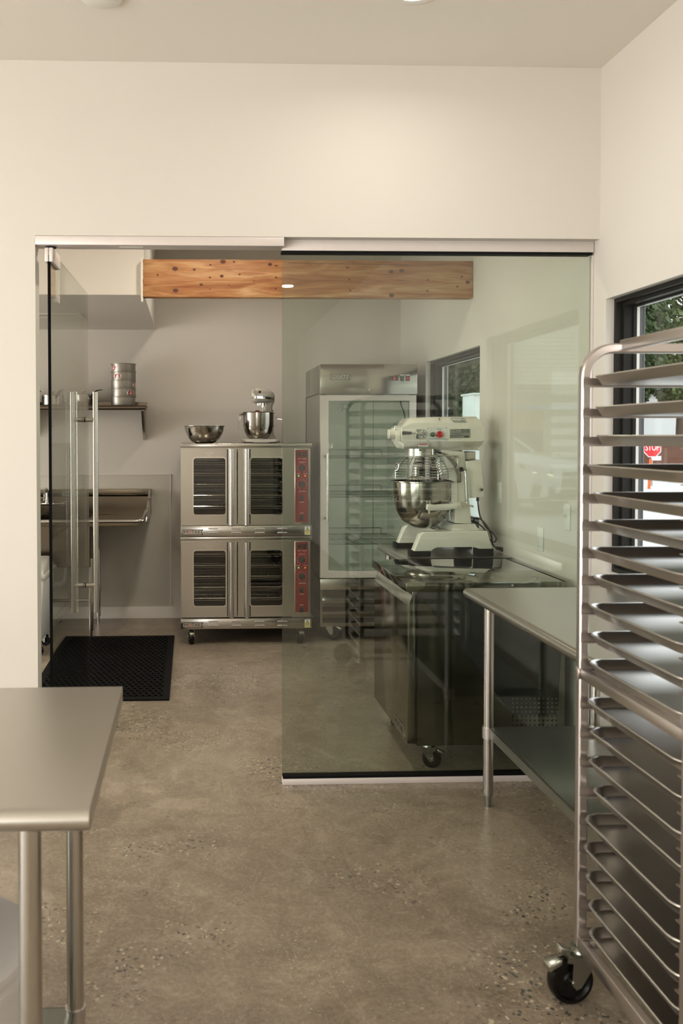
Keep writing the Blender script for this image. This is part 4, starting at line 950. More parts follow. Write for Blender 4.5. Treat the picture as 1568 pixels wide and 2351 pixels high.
# yoke arms on both sides of the bowl
for y0_, y1_ in ((AY-Rb-.028, AY-Rb-.006), (AY+Rb+.006, AY+Rb+.028)):
    b = B(); Yq = AY-Rb-.028; b.prism([mq(u, v, Yq) for u, v in ((592, 1166), (660, 1166), (665, 1180), (920, 1150), (950, 1165), (950, 1215), (830, 1228), (605, 1240), (585, 1225))], 'y', y0_, y1_, .004, 2); b.make('bowl_yoke', M['white'], pm, smooth=50)
b = B(); xq = mq(925, 0, AY-Rb-.028)[0]; za, zb_ = mq(0, 1225, AY-Rb-.028)[1], mq(0, 1155, AY-Rb-.028)[1]; b.box(xq-.012, xq+.03, AY-Rb-.02, AY+Rb+.02, za, zb_, .003); b.make('yoke_crossbar', M['white'], pm)
b = B(); x, z = mq(618, 1240, AY-Rb-.028); b.cyl((x, AY-Rb-.02, z), (x, AY-Rb-.02, z-.016), .006, seg=10); b.box(x-.012, x+.012, AY-Rb-.012, AY-Rb, mq(0, 1170, AY-Rb)[1], mq(0, 1130, AY-Rb)[1], .002); b.make('yoke_pin', M['chrome'], pm)
# crank
b = B(); P = [mq(u, v, MY) for u, v in ((998, 775), (1018, 775), (1030, 1170), (1090, 1185))]
b.tube(fillet([(P[0][0], MY+.035, P[0][1]), (P[1][0], MY-.005, P[1][1]), (P[2][0], MY-.005, P[2][1]), (P[3][0], MY-.03, P[3][1])], .018, 6), .0055, 10); cr = b.make('lift_crank', M['chrome'], pm)
b = B(); b.cyl((P[0][0], MY+.036, P[0][1]), (P[0][0], MY+.028, P[0][1]), .013, seg=18); b.make('crank_boss', M['black'], cr)
# base
Yn, Yf = 4.615, 4.965
def bq(u, v): return mq(u, v, Yn)
bb_ = bq(0, 1755)[1]; sh = mz - bb_
leg_poly = [(x_, z_+sh) for x_, z_ in [bq(u, v) for u, v in ((442, 1700), (520, 1510), (560, 1482), (1270, 1470), (1328, 1672), (1175, 1675), (1150, 1650), (1110, 1640), (700, 1642), (660, 1660), (640, 1698))]]
ft0 = mz
for y0_ in (Yn, Yf):
    b = B(); b.prism(leg_poly, 'y', y0_, y0_+.07, .004, 3); lg = b.make('base_leg', M['white'], pm, smooth=50)
    for ua, ub in ((415, 640), (1165, 1345)):
        xa, xb = bq(ua, 0)[0], bq(ub, 0)[0]; zt_ = bq(0, 1697 if ua < 500 else 1675)[1]+sh
        b = B(); b.box(xa, xb, y0_-.006, y0_+.076, mz, zt_, .003); b.make('rubber_foot', M['black'], lg)
xa, xb = bq(760, 0)[0], bq(1275, 0)[0]; zb_, zt_ = bq(0, 1640)[1]+sh, bq(0, 1490)[1]+sh
b = B(); b.box(xa, xb, Yn+.06, Yf+.01, zb_, zt_, .004); zc0 = mq(0, 1390, MY+.03)[1]; xc0, xc1 = mq(890, 0, MY+.03)[0], mq(1130, 0, MY+.03)[0]
b.rings([[(xc0-.03, Yn+.08, zt_-.01), (xb-.01, Yn+.08, zt_-.01), (xb-.01, Yf-.01, zt_-.01), (xc0-.03, Yf-.01, zt_-.01)], [(xc0, MY+.02, zc0), (xc1, MY+.02, zc0), (xc1, MY+.24, zc0), (xc0, MY+.24, zc0)]])
b.make('base_bridge', M['white'], pm)
# cord
cp = [mq(u, v, MY+.05) for u, v in ((1160, 1090), (1163, 1150), (1175, 1250), (1190, 1320), (1240, 1420), (1310, 1480), (1360, 1540), (1350, 1590), (1300, 1560), (1240, 1440), (1180, 1390), (1130, 1370), (1125, 1320), (1180, 1330), (1240, 1400), (1290, 1500), (1310, 1600), (1350, 1650))]
yy_ = [0, 0, 0, -.01, -.02, -.02, -.01, 0, .01, .02, .02, .01, 0, -.02, -.03, -.03, -.02, -.02]
pts_ = [(p[0], MY+.05+yy_[i], max(p[1], mz+.02)) for i, p in enumerate(cp)]
def smooth(pts, n=4):
    P = [Vector(p) for p in pts]; out = []
    for i in range(len(P)-1):
        p0, p1, p2, p3 = P[max(i-1, 0)], P[i], P[i+1], P[min(i+2, len(P)-1)]
        for k in range(n):
            t = k/n; out.append(.5*((2*p1)+(p2-p0)*t+(2*p0-5*p1+4*p2-p3)*t*t+(3*p1-p0-3*p2+p3)*t**3))
    out.append(P[-1]); return out
b = B(); b.tube(smooth(pts_), .0042, 8); x0_, z0_ = pts_[0][0], pts_[0][2]; b.cyl((x0_, MY+.05, z0_-.02), (x0_, MY+.05, z0_+.006), .008, seg=12); cdm = b.make('power_cord', M['dcord'], pm)
xe, ye, zez = pts_[-1]; b = B(); b.cyl((xe, ye, zez), (xe+.03, ye-.01, mz+.018), .009, .012, seg=12); b.cyl((xe+.03, ye-.01, mz+.018), (xe+.04, ye-.012, mz+.016), .014, seg=14); b.cyl((xe+.04, ye-.016, mz+.018), (xe+.052, ye-.02, mz+.014), .002, seg=6); b.make('plug', M['dcord'], cdm)

# ------------------------------------------------------------------ switches on the side wall
def plate(py, pz, h, kind, lbl):
    r_ = thing('light_switch', lbl, 'switch', (XW, py, pz), None)
    b = B(); b.box(XW-.006, XW, py-.035, py+.035, pz-h/2, pz+h/2, .003); b.make('wall_plate', M['plastic'], r_)
    b = B()
    if kind == 'toggle':
        b.box(XW-.007, XW-.005, py-.006, py+.006, pz-.013, pz+.013); b.hexa([(XW-.006, py-.004, pz-.004), (XW-.006, py+.004, pz-.004), (XW-.006, py+.004, pz+.004), (XW-.006, py-.004, pz+.004), (XW-.022, py-.003, pz+.004), (XW-.022, py+.003, pz+.004), (XW-.020, py+.003, pz+.012), (XW-.020, py-.003, pz+.012)]); b.make('toggle', M['plastic'], r_)
    else:
        b.box(XW-.0085, XW-.005, py-.0165, py+.0165, pz-.033, pz+.033, .001); b.make('dimmer_paddle', M['plastic'], r_)
        b = B(); b.box(XW-.0095, XW-.008, py-.013, py-.010, pz-.031, pz-.027); b.make('indicator_light', M['ledg'], r_)
for (pp, h, k, l) in (((1148, 1131), .12, 'd', 'white dimmer switch high on the side wall behind the mixer cord'), ((1242, 1238), .118, 'd', 'white dimmer switch just above the worktop fridge'), ((1303, 1187), .122, 't', 'white toggle switch nearest the glass partition')):
    p = W(*pp, X=XW); plate(p.y, p.z, h, 'toggle' if k == 't' else 'd', l)

# ------------------------------------------------------------------ bakery rack and sheet pans
RYB, RYF = 2.225, 1.732
rx = W(1337, 1500, Y=RYB).x
RW_ = .62
rk = thing('bakery_rack', 'tall aluminium bun pan rack on casters at the right edge', 'rack', (rx+.3, 2.0, 0))
SP = .0762*(2.225/2.264)/.999
rtop = W(1400, 800, Y=RYB).z; hw = .0127
def arch(y):
    b = B(); x0, x1 = rx, rx+RW_; zb_ = .155
    path = [(x0, y, zb_)] + [(x0 + .075 - .075*math.cos(t), y, rtop-.075 + .075*math.sin(t) - .0) for t in [PI/2*k/8 for k in range(9)]] + [(x1 - .075 + .075*math.sin(t), y, rtop-.075+.075*math.cos(t)) for t in [PI/2*k/8 for k in range(9)]] + [(x1, y, zb_)]
    rings = []
    for i, p in enumerate(path):
        a = Vector(path[max(i-1, 0)]); c = Vector(path[min(i+1, len(path)-1)]); d = (c-a).normalized(); n = Vector((-d.z, 0, d.x)); P = Vector(p)
        rings.append([P + n*hw*su + Vector((0, hw*sv, 0)) for su, sv in ((-1, -.7), (-.7, -1), (.7, -1), (1, -.7), (1, .7), (.7, 1), (-.7, 1), (-1, .7))])
    b.rings(rings); return b
for y in (RYB, RYF): arch(y).make('upright_frame', M['alu'], rk)
for xb in (rx+.105, rx+RW_-.105):
    b = B(); b.box(xb-.0127, xb+.0127, RYF-.0, RYB-.0, rtop-.005, rtop+.022, .003); b.make('top_rail', M['alu'], rk)
zmid = W(1342, 1544, Y=RYB).z; zbase = W(1343, 2160, Y=RYB).z
for z_, h_ in ((zmid, .014), (zbase, .019)):
    for x_ in (rx, rx+RW_):
        b = B(); b.box(x_-.012, x_+.012, RYF, RYB, z_-h_, z_+h_, .003); b.make('side_rail', M['alu'], rk)
    for y_ in (RYF, RYB):
        b = B(); b.box(rx, rx+RW_, y_-.008, y_+.008, z_-h_, z_-h_+.02, .002); b.make('cross_rail', M['alu'], rk)
b = B(); b.box(rx-.018, rx-.012, RYB-.012, RYB+.006, zmid-.016, zmid+.016, .002); b.make('frame_bracket', M['alu'], rk)
pan_y = [864, 934.5, 999, 1066, 1130, 1193, 1255.5, 1318.5, 1384.5, 1449.5, 1513.5, 1601, 1668.5, 1734.5, 1802, 1868, 1931, 1997, 2062.5, 2126]
pan_x = [1357, 1357, 1359, 1338, 1351, 1357, 1344, 1353, 1344, 1347, 1344, 1340, 1345, 1342, 1352, 1334, 1330.5, 1335, 1341, 1343]
ords = ['topmost', 'second', 'third', 'fourth', 'fifth', 'sixth', 'seventh', 'eighth', 'ninth', 'tenth', 'eleventh', 'twelfth', 'thirteenth', 'fourteenth', 'fifteenth', 'sixteenth', 'seventeenth', 'eighteenth', 'nineteenth', 'lowest']
pz = [W(x, y, Y=RYB-.015).z for x, y in zip(pan_x, pan_y)]
for k in range(20):
    z = pz[k]-.0265
    for y_, s_ in ((RYB-hw, -1), (RYF+hw, 1)):
        b = B(); b.box(rx-hw*.8, rx+RW_, y_-(.0015 if s_ < 0 else 0), y_+(0 if s_ < 0 else .0015), z-.003, z+.022); b.box(rx-hw*.8, rx+RW_, y_ if s_ > 0 else y_-.017, y_+.017 if s_ > 0 else y_, z-.003, z-.0005); b.make('tray_runner', M['alu'], rk)
caster(rk, rx-.0, RYB, zbase-.016+.004, .0625, PI+.12, .032, True, cup=.02)
for x_, y_, a_ in ((rx, RYF, PI+.2), (rx+RW_, RYB, PI), (rx+RW_, RYF, PI)): caster(rk, x_, y_, zbase-.016+.004, .0625, a_, .032, False, cup=.02)
def pan_mesh():
    b = B(); Wd, Dp = .66, (RYB-RYF)-2*hw-.0035   # along X, along Y
    def ring(ins, z, r): return [(x, y, z) for x, y in rr(ins, Wd-ins, -Dp/2+ins, Dp/2-ins, max(r-ins*.6, .006), 6)]
    b.rings([ring(.014, .0, .045), ring(.004, .020, .045), ring(.0015, .0215, .045), ring(.0, .0235, .045), ring(.0015, .0262, .045), ring(.006, .0255, .045), ring(.0085, .0225, .045), ring(.0175, .0022, .045), ring(.022, .0018, .045)])
    return b
first = None
for k in range(20):
    x_ = W(pan_x[k], pan_y[k], Y=RYB-.018).x - .004; z_ = pz[k]-.0255
    if first is None:
        first = pan_mesh().make('sheet_pan', M['pan'], None, smooth=40); o = first
    else: o = first.copy(); C.objects.link(o)
    o.location = (x_, (RYB+RYF)/2, z_)
    tag(o, 'aluminium sheet pan in the %s slot of the tray rack' % ords[k] if k not in (0, 19) else 'aluminium sheet pan, %s of the pans in the tray rack' % ords[k], 'tray', 'sheet pans in the rack')

# ------------------------------------------------------------------ sink corner
px0 = q(60, 1200, YB)[0]-1.2; fz = W(200, 1091, Y=YB-.01).z
b = B(); x_r = q(391, 1200, YB)[0]; b.box(-2.6, x_r, YB-.006, YB-.0005, .10, fz, .001); wp = b.make('wall_panel', M['frp'], None, (-1.3, YB-.003, .1)); tag(wp, 'pebbled silver splash panel on the wall behind the sink', 'wall panel')
b = B(); b.box(x_r-.002, x_r+.006, YB-.009, YB-.0005, .10, fz+.004); b.box(-2.6, x_r+.006, YB-.009, YB-.0005, fz, fz+.007); b.make('edge_trim', M['anod'], wp)
sk = thing('compartment_sink', 'long stainless sink with drainboard and SANITIZE label on the back wall', 'sink', (-1.2, 6.75, 0))
sxr = q(348, 1150, YB)[0]; sz1 = W(300, 1123, Y=YB-.06).z; szr = W(300, 1193, Y=6.36).z; SYF = 6.36
sxf = q(334, 1195, SYF)[0]
b = B()
b.box(-2.3, sxr, YB-.05, YB-.01, sz1-.05, sz1, .003)
b.hexa([(-2.3, YB-.052, szr-.02), (sxr, YB-.052, szr-.02), (sxr, YB-.008, szr-.02), (-2.3, YB-.008, szr-.02), (-2.3, YB-.052, sz1-.06), (sxr, YB-.052, sz1-.06), (sxr, YB-.008, sz1-.045), (-2.3, YB-.008, sz1-.045)])
sp = b.make('backsplash', M['sinksteel'], sk)
b = B(); b.hexa([(sxf-.47, SYF+.02, szr-.03), (sxf-.02, SYF+.02, szr-.02), (sxf-.02, YB-.05, szr-.02), (sxf-.47, YB-.05, szr-.03), (sxf-.47, SYF+.02, szr-.025), (sxf-.02, SYF+.02, szr-.015), (sxf-.02, YB-.05, szr-.015), (sxf-.47, YB-.05, szr-.025)]); b.box(-2.3, sxf-.05, SYF+.003, SYF+.010, szr-.052, szr-.012, .002)
b.make('drainboard', M['sinksteel'], sk)
b = B(); b.tube(fillet([(-2.3, SYF, szr-.012), (sxf-.02, SYF, szr-.012), (sxr-.02, SYF+.12, szr+.03), (sxr-.02, SYF+.2, szr+.04)], .05, 6), .016, 12); b.make('rolled_rim', M['steel'], sk)
b = B(); b.prism([(SYF+.05, szr-.02), (YB-.02, szr-.02), (YB-.02, sz1), (YB-.11, sz1), (YB-.14, sz1-.07), (SYF+.33, szr+.06), (SYF+.12, szr+.045)], 'x', sxr-.022, sxr-.004, .003); b.make('side_splash', M['steel'], sk)
bx0_, bxr = -2.25, W(209, 1250, Y=6.45).x
for a, c2 in ((bx0_, bx0_+.5), (bx0_+.52, bx0_+1.01), (bx0_+1.03, bxr)):
    b = B(); zb_ = szr-.36
    b.box(a, a+.004, SYF+.04, YB-.06, zb_, szr-.02); b.box(c2-.004, c2, SYF+.04, YB-.06, zb_, szr-.02); b.box(a, c2, SYF+.04, SYF+.044, zb_, szr-.005); b.box(a, c2, YB-.064, YB-.06, zb_, szr-.02); b.box(a, c2, SYF+.04, YB-.06, zb_, zb_+.004)
    b.make('basin', M['sinksteel'], sk)
for x_ in (bxr-.0, bx0_+.1):
    for y_ in (SYF+.08, YB-.14):
        b = B(); b.cyl((x_, y_, .05), (x_, y_, szr-.30), .018); b.cyl((x_, y_, 0), (x_, y_, .05), .011, seg=12); b.cyl((x_, y_, .26), (x_, y_, .3), .021); b.make('leg', M['steel'], sk)
b = B(); b.tube([(bx0_+.1, SYF+.08, .28), (bxr, SYF+.08, .28)], .012, 8); b.tube([(bxr, SYF+.08, .28), (bxr, YB-.14, .28)], .012, 8); b.make('cross_brace', M['steel'], sk)
b = B(); b.tube(fillet([(-1.5, 6.75, szr-.36), (-1.5, 6.75, .36), (-1.2, 6.78, .34), (-1.0, 6.8, .34), (-.98, 6.82, .5), (-.9, 6.95, .5), (-.9, YB-.02, .5)], .05, 5), .024, 12); lab(b.make('drain_pipe', M['plastic'], sk), 'white plastic drain pipe')
fxx = q(108, 1140, YB-.08)[0]; fzz = W(108, 1157, Y=YB-.08).z
b = B(); b.cyl((fxx-.1, YB-.055, fzz), (fxx-.1, YB-.1, fzz), .016); b.cyl((fxx+.13, YB-.055, fzz), (fxx+.13, YB-.1, fzz), .016); b.cyl((fxx-.12, YB-.09, fzz), (fxx+.16, YB-.09, fzz), .012)
b.tube(fillet([(fxx, YB-.09, fzz), (fxx, YB-.09, fzz+.13), (fxx, YB-.17, fzz+.13), (fxx, YB-.22, fzz+.03)], .04, 5), .009, 10); b.cyl((fxx, YB-.09, fzz), (fxx, YB-.09, fzz+.04), .015)
for sg in (-.1, .15): b.hexa([(fxx+sg-.01, YB-.15, fzz+.012), (fxx+sg+.05, YB-.15, fzz+.025), (fxx+sg+.05, YB-.11, fzz+.025), (fxx+sg-.01, YB-.11, fzz+.012), (fxx+sg-.01, YB-.15, fzz+.022), (fxx+sg+.05, YB-.15, fzz+.033), (fxx+sg+.05, YB-.11, fzz+.033), (fxx+sg-.01, YB-.11, fzz+.022)], .002)
b.make('faucet', M['chrome'], sk)
(xa, za), (xb, zb_) = q(143, 1138, YB-.055), q(193, 1129, YB-.055)
b = B(); b.box(xa-.004, xb+.004, YB-.0535, YB-.0505, za-.004, zb_+.006); sg_ = b.make('sign_strip', M['galv'], sp); text('SANITIZE', xa+.012, xb-.012, za+.001, zb_+.002, YB-.0537, M['ink'], sg_, 'sign_lettering')

# wall shelf
SZ = W(250, 930, Y=6.78).z; shx = q(334, 935, 6.78)[0]
sh_ = thing('wall_shelf', 'dark steel wall shelf with rolled edge above the sink', 'shelf', (-1.2, 6.93, SZ-.04))
b = B(); n = 8; r = .02; y0 = 6.77
poly = [(YB-.001, SZ), (y0+r, SZ)] + [(y0+r-r*math.sin(PI*k/n), SZ-r+r*math.cos(PI*k/n)) for k in range(1, n+1)] + [(y0+r, SZ-2*r+.004), (y0+r+.012, SZ-.005), (YB-.001, SZ-.005)]
b.prism(poly, 'x', -2.4, shx); b.box(-2.4, shx, YB-.006, YB-.001, SZ, SZ+.035); b.make('shelf_board', M['sinksteel'], sh_)
for x_ in (shx-.025, -1.35, -2.3):
    b = B(); zb_ = W(330, 1010, Y=YB).z
    b.prism([(YB-.001, zb_), (YB-.02, zb_), (y0+.04, SZ-.045), (y0+.04, SZ-.006), (YB-.001, SZ-.006)], 'x', x_-.012, x_+.012, .001); b.make('shelf_bracket', M['steel'], sh_)
# cake pans
cpx = (q(253, 880, 6.9)[0]+q(314, 880, 6.9)[0])/2; cr_ = (q(313, 880, 6.9)[0]-q(254, 880, 6.9)[0])/2
first = None; ztop = [W(283, y, Y=6.9-cr_).z for y in (834, 852.5, 871, 890, 911)]
offs = (0, .002, -.001, .0005, -.002); names = ('topmost', 'second from the top', 'middle', 'fourth from the top', 'lowest')
hcp = .0668
for k in range(5):
    z_ = SZ+.001 + (4-k)*hcp; x_ = cpx+offs[k]
    r_ = thing('cake_pan', 'round grey cake pan %s in the stack on the wall shelf' % names[k], 'cake pan', (x_, 6.9, z_), 'stacked cake pans')
    if first is None:
        b = B(); h = hcp; b.lathe([(0, 0), (cr_*.93, 0), (cr_*.945, .004), (cr_*.945, h-.004), (cr_, h-.003), (cr_, h), (cr_*.93, h-.0005), (cr_*.925, .004), (0, .003)], (x_, 6.9, z_), 48); bd_ = b.make('pan_body', M['cake'], r_)
        first = bd_
    else:
        o = first.copy(); C.objects.link(o); o.parent = r_
    if k != 4:
        lpx = (260, 269, 311, 300)[k]; xl = q(lpx, 880, 6.82)[0]-x_; th = math.asin(max(-.97, min(.97, xl/(cr_*.95)))); zc_ = z_+hcp*.45
        def curved(w_, h_, rad, nm, m_, par, cxo=0, czo=0, ell=True):
            b = B(); rows = []
            n_ = 12
            if ell: pts = [(w_/2*(abs(math.cos(t))**.7)*(1 if math.cos(t) > 0 else -1), h_/2*(abs(math.sin(t))**.7)*(1 if math.sin(t) > 0 else -1)) for t in [2*PI*i/24 for i in range(24)]]
            r0 = []; r1 = []
            for u, v in pts:
                a = th + (u+cxo)/(cr_*.95)
                r0.append((x_+cr_*.94*math.sin(a), 6.9-cr_*.94*math.cos(a), zc_+v+czo)); r1.append((x_+rad*math.sin(a), 6.9-rad*math.cos(a), zc_+v+czo))
            b.rings([r0, r1]); return b.make(nm, m_, par, smooth=0)
        curved(.072, .034, cr_*.949, 'label_wings', M['sticker'], r_)
        curved(.048, .036, cr_*.953, 'pan_label', M['redl'], r_)
        for i, (w_, dz) in enumerate(((.014, .008), (.03, -.004))): curved(w_, .005, cr_*.957, 'label_lettering', M['winkk'], r_, czo=dz)
# saucepans on the shelf
def saucepan(cx, cy, R_, h, hz, ang, lbl):
    r_ = thing('saucepan', lbl, 'saucepan', (cx, cy, SZ+.001), 'lidded saucepans on the shelf')
    z_ = SZ+.001
    b = B(); b.lathe([(0, 0), (R_*.95, 0), (R_, .006), (R_, h), (R_*1.03, h+.003), (R_*.97, h), (R_*.97, .006), (0, .005)], (cx, cy, z_), 40); b.make('pan_body', M['polish'], r_)
    b = B(); b.lathe([(0, h+.018), (R_*.4, h+.015), (R_*.8, h+.006), (R_*1.02, h+.004), (R_*1.02, h+.0005), (0, h+.0005)], (cx, cy, z_), 40); ld = b.make('lid', M['polish'], r_)
    b = B(); b.lathe([(0, h+.016), (.006, h+.016), (.007, h+.022), (.02, h+.034), (.02, h+.036), (0, h+.036)], (cx, cy, z_), 20); b.make('lid_knob', M['chrome'], ld)
    d = Vector((math.cos(ang), math.sin(ang), 0)); p0 = Vector((cx, cy, z_+h*.72)) + d*R_*.98
    n = Vector((-d.y, d.x, 0)); b = B(); path = smooth([p0, p0+d*.03+Vector((0, 0, .02)), p0+d*.07+Vector((0, 0, .045)), p0+d*.13+Vector((0, 0, .058)), p0+d*.165+Vector((0, 0, .058))], 4)
    rings = []
    for i, P in enumerate(path):
        w_ = .006 + .008*min(1, i/8); rings.append([P+n*w_, P+Vector((0, 0, .005)), P-n*w_, P-Vector((0, 0, .005))])
    b.rings(rings); b.make('handle', M['polish'], r_)
saucepan(q(121, 905, 6.92)[0], 6.92, .088, .078, 0, math.radians(-62), 'lidded steel saucepan seen through the open door, left of the other')
saucepan(q(193, 905, 6.94)[0], 6.94, .08, .085, 0, math.radians(-48), 'lidded steel saucepan next to the cake pan stack')
saucepan(q(60, 905, 6.92)[0], 6.92, .09, .07, 0, math.radians(-50), 'steel saucepan whose handle shows beside the door jamb')

# ------------------------------------------------------------------ ingredient bin
bn = thing('ingredient_bin', 'white slant-lid ingredient bin on casters beneath the sink', 'bin', (-1.24, 6.05, 0))
bxR = W(115, 1330, Y=6.0).x; zt_ = W(112, 1312, Y=6.0).z
b = B(); b.hexa([(bxR-.36, 5.86, .09), (bxR-.05, 5.86, .09), (bxR-.05, 6.26, .09), (bxR-.36, 6.26, .09), (bxR-.40, 5.82, zt_), (bxR-.01, 5.82, zt_), (bxR-.01, 6.3, zt_), (bxR-.40, 6.3, zt_)], .012); b.make('bin_body', M['plastic'], bn)
b = B(); b.box(bxR-.41, bxR, 5.81, 6.31, zt_-.028, zt_+.004, .008); b.hexa([(bxR-.40, 5.82, zt_), (bxR-.01, 5.82, zt_), (bxR-.01, 6.3, zt_), (bxR-.40, 6.3, zt_), (bxR-.40, 5.86, zt_+.03), (bxR-.02, 5.86, zt_+.03), (bxR-.05, 6.28, zt_+.075), (bxR-.38, 6.28, zt_+.075)], .012); b.make('bin_lid', M['clear'], bn)
for x_, y_ in ((bxR-.08, 5.92), (bxR-.08, 6.2), (bxR-.32, 5.92), (bxR-.32, 6.2)): caster(bn, x_, y_, .094, .035, -.4, .022, False, cup=.014)

# ------------------------------------------------------------------ floor mat
m1, m2, m3 = W(387, 1604, Z=.012), W(402, 1458, Z=.012), W(155, 1460, Z=.012)
mx0, mx1, my0, my1 = m3.x-.02, (m1.x+m2.x)/2, m1.y, m2.y
b = B(); bw = .045
b.plate([(mx0, my0), (mx1, my0), (mx1, my1), (mx0, my1)], [[(mx0+bw, my0+bw), (mx1-bw, my0+bw), (mx1-bw, my1-bw), (mx0+bw, my1-bw)]], 'z', .0005, .010)
cols = 20; rows = 32; cw = (mx1-mx0-2*bw)/cols; rh = (my1-my0-2*bw)/rows
for i in range(cols+1):
    for j in range(rows):
        x = mx0+bw+i*cw + (cw/2 if j % 2 else 0); y = my0+bw+(j+.5)*rh
        if x > mx1-bw+cw*.6: continue
        n = 8; ro = [(x+cw*.52*math.cos(2*PI*k/n), y+rh*.62*math.sin(2*PI*k/n)) for k in range(n)]; ri = [(x+cw*.36*math.cos(2*PI*k/n), y+rh*.40*math.sin(2*PI*k/n)) for k in range(n)]
        b.rings([[(u, v, .0005) for u, v in ro], [(u, v, .0105) for u, v in ro], [(u, v, .0105) for u, v in ri], [(u, v, .0005) for u, v in ri]], closed=True)
fm = b.make('floor_mat', M['mat'], None, ((mx0+mx1)/2, (my0+my1)/2, .0005), smooth=0); tag(fm, 'black perforated rubber mat on the kitchen floor by the door', 'mat')

# ------------------------------------------------------------------ bucket under the left table
bz = .1455; bc_ = (-.545, 1.74)
bk = thing('lidded_bucket', 'grey-white round bucket with domed lid on the undershelf of the near left table', 'bucket', (*bc_, bz))
br_ = W(46, 2240, Y=1.70).x - bc_[0] + .012; bh = W(20, 2256, Y=1.62).z - bz
b = B(); b.lathe([(0, 0), (br_*.86, 0), (br_*.9, .01), (br_*.97, bh-.05), (br_, bh-.048), (br_, bh-.036), (br_*.965, bh-.034), (br_*.975, bh-.004), (0, bh-.004)], (*bc_, bz), 56); b.make('bucket_body', M['gplastic'], bk)
b = B(); b.lathe([(0, bh+.035), (br_*.4, bh+.033), (br_*.75, bh+.02), (br_*.96, bh+.004), (br_*1.02, bh+.002), (br_*1.02, bh-.012), (br_*.98, bh-.012), (0, bh-.004)], (*bc_, bz), 56); b.make('bucket_lid', M['gplastic'], bk)

# ------------------------------------------------------------------ ceiling fixtures and lights
def lamp(kind, name, loc, power, color=(1, .945, .87), size=.16, spread=150, rot=(0, 0, 0), size_y=None):
    l = bpy.data.lights.new(name, 'AREA'); l.energy = power; l.color = color; l.size = size
    l.shape = 'DISK' if size_y is None else 'RECTANGLE'
    if size_y: l.size_y = size_y
    l.spread = math.radians(spread); o = bpy.data.objects.new(name, l); C.objects.link(o); o.location = loc; o.rotation_euler = rot
    return o
def downlight(x, y, lbl, power, z=CEIL, color=(1, .955, .895)):
    r_ = thing('recessed_downlight', lbl, 'ceiling light', (x, y, z-.004), 'recessed downlights')
    b = B(); b.lathe([(.066, z-.0005), (.093, z-.0005), (.095, z-.004), (.085, z-.006), (.066, z-.003), (.066, z-.0005)], (x, y, 0), 40); b.make('trim_ring', M['plastic'], r_)
    b = B(); b.cyl((x, y, z-.0025), (x, y, z-.0008), .066, seg=32); b.make('diffuser', M['lamp'], r_, smooth=0)
    lamp('AREA', 'downlight_lamp', (x, y, z-.012), power, color, size=.13, spread=165)
dl = W(955, -22, Z=CEIL)
downlight(dl.x, dl.y, 'lit recessed downlight in the ceiling at the top edge of the picture', 3.2)
PR = W(665, 657, Y=1)   # further downlights of the same row mirror in the glass
for i, (x, y) in enumerate(((.98, .75), (1.02, -1.55), (1.0, -3.9), (-1.9, 3.05), (-1.9, .75), (-1.9, -1.55), (-1.9, -3.9), (-3.6, 1.5))):
    downlight(x, y, 'recessed downlight behind the viewpoint, %s' % ('first of the right row', 'second of the right row', 'third of the right row', 'nearest the dividing wall in the left row', 'second in the left row', 'third in the left row', 'last in the left row', 'far left')[i], 5)
for i, (x, y) in enumerate(((-1.75, 4.35), (.1, 4.35), (.25, 5.95), (-3.2, 5.0))):  # the one behind the beam is added to brighten the back wall
    downlight(x, y, 'kitchen recessed downlight %s' % ('left of the open door', 'near the worktop fridge', 'added above the oven to brighten the back wall', 'in the far left part of the kitchen')[i], (10, 18, 6, 9)[i], color=(1, .9, .77))
b = B(); sd = W(233, -10, Z=CEIL); b.lathe([(0, CEIL-.02), (.05, CEIL-.02), (.072, CEIL-.012), (.078, CEIL-.0005), (0, CEIL-.0005)], (sd.x, sd.y, 0), 40)
tag(b.make('ceiling_speaker', M['plastic'], None, (sd.x, sd.y, CEIL)), 'round white cover on the ceiling at the top left edge', 'ceiling fitting')
# air grille in the bulkhead
gx, gy = W(130, 723, Z=2.405).x, W(130, 723, Z=2.405).y
vt = thing('air_vent', 'white rectangular air vent in the bulkhead soffit above the sink', 'vent', (gx, gy, 2.40))
b = B(); b.plate([(gx-.19, gy-.1), (gx+.19, gy-.1), (gx+.19, gy+.1), (gx-.19, gy+.1)], [[(gx-.16, gy-.07), (gx+.16, gy-.07), (gx+.16, gy+.07), (gx-.16, gy+.07)]], 'z', 2.398, 2.4045); b.make('vent_frame', M['plastic'], vt, smooth=0)
b = B()
for k in range(9): b.hexa([(gx-.16, gy-.065+k*.015, 2.399), (gx+.16, gy-.065+k*.015, 2.399), (gx+.16, gy-.06+k*.015, 2.4044), (gx-.16, gy-.06+k*.015, 2.4044), (gx-.16, gy-.064+k*.015, 2.399), (gx+.16, gy-.064+k*.015, 2.399), (gx+.16, gy-.058+k*.015, 2.4044), (gx-.16, gy-.058+k*.015, 2.4044)])
b.make('vent_slats', M['plastic'], vt, smooth=0)
# added fill lamps outside the made-up openings in the rear and left walls
lamp('AREA', 'rear_fill', (-3.2, YR-.25, 1.45), 34, (1, .97, .93), size=2.0, size_y=2.3, spread=165, rot=(PI/2, 0, 0))
lamp('AREA', 'kitchen_left_fill', (XL-.25, 5.2, 1.38), 88, (1, .95, .88), size=2.4, size_y=1.95, spread=175, rot=(PI/2+.1, 0, -PI/2))
for yc in (-3.8, -.2): lamp('AREA', 'left_fill', (XL-.25, yc, 1.5), 215, (1, .965, .92), size=3.2, size_y=2.5, spread=175, rot=(PI/2+.5, 0, -PI/2))

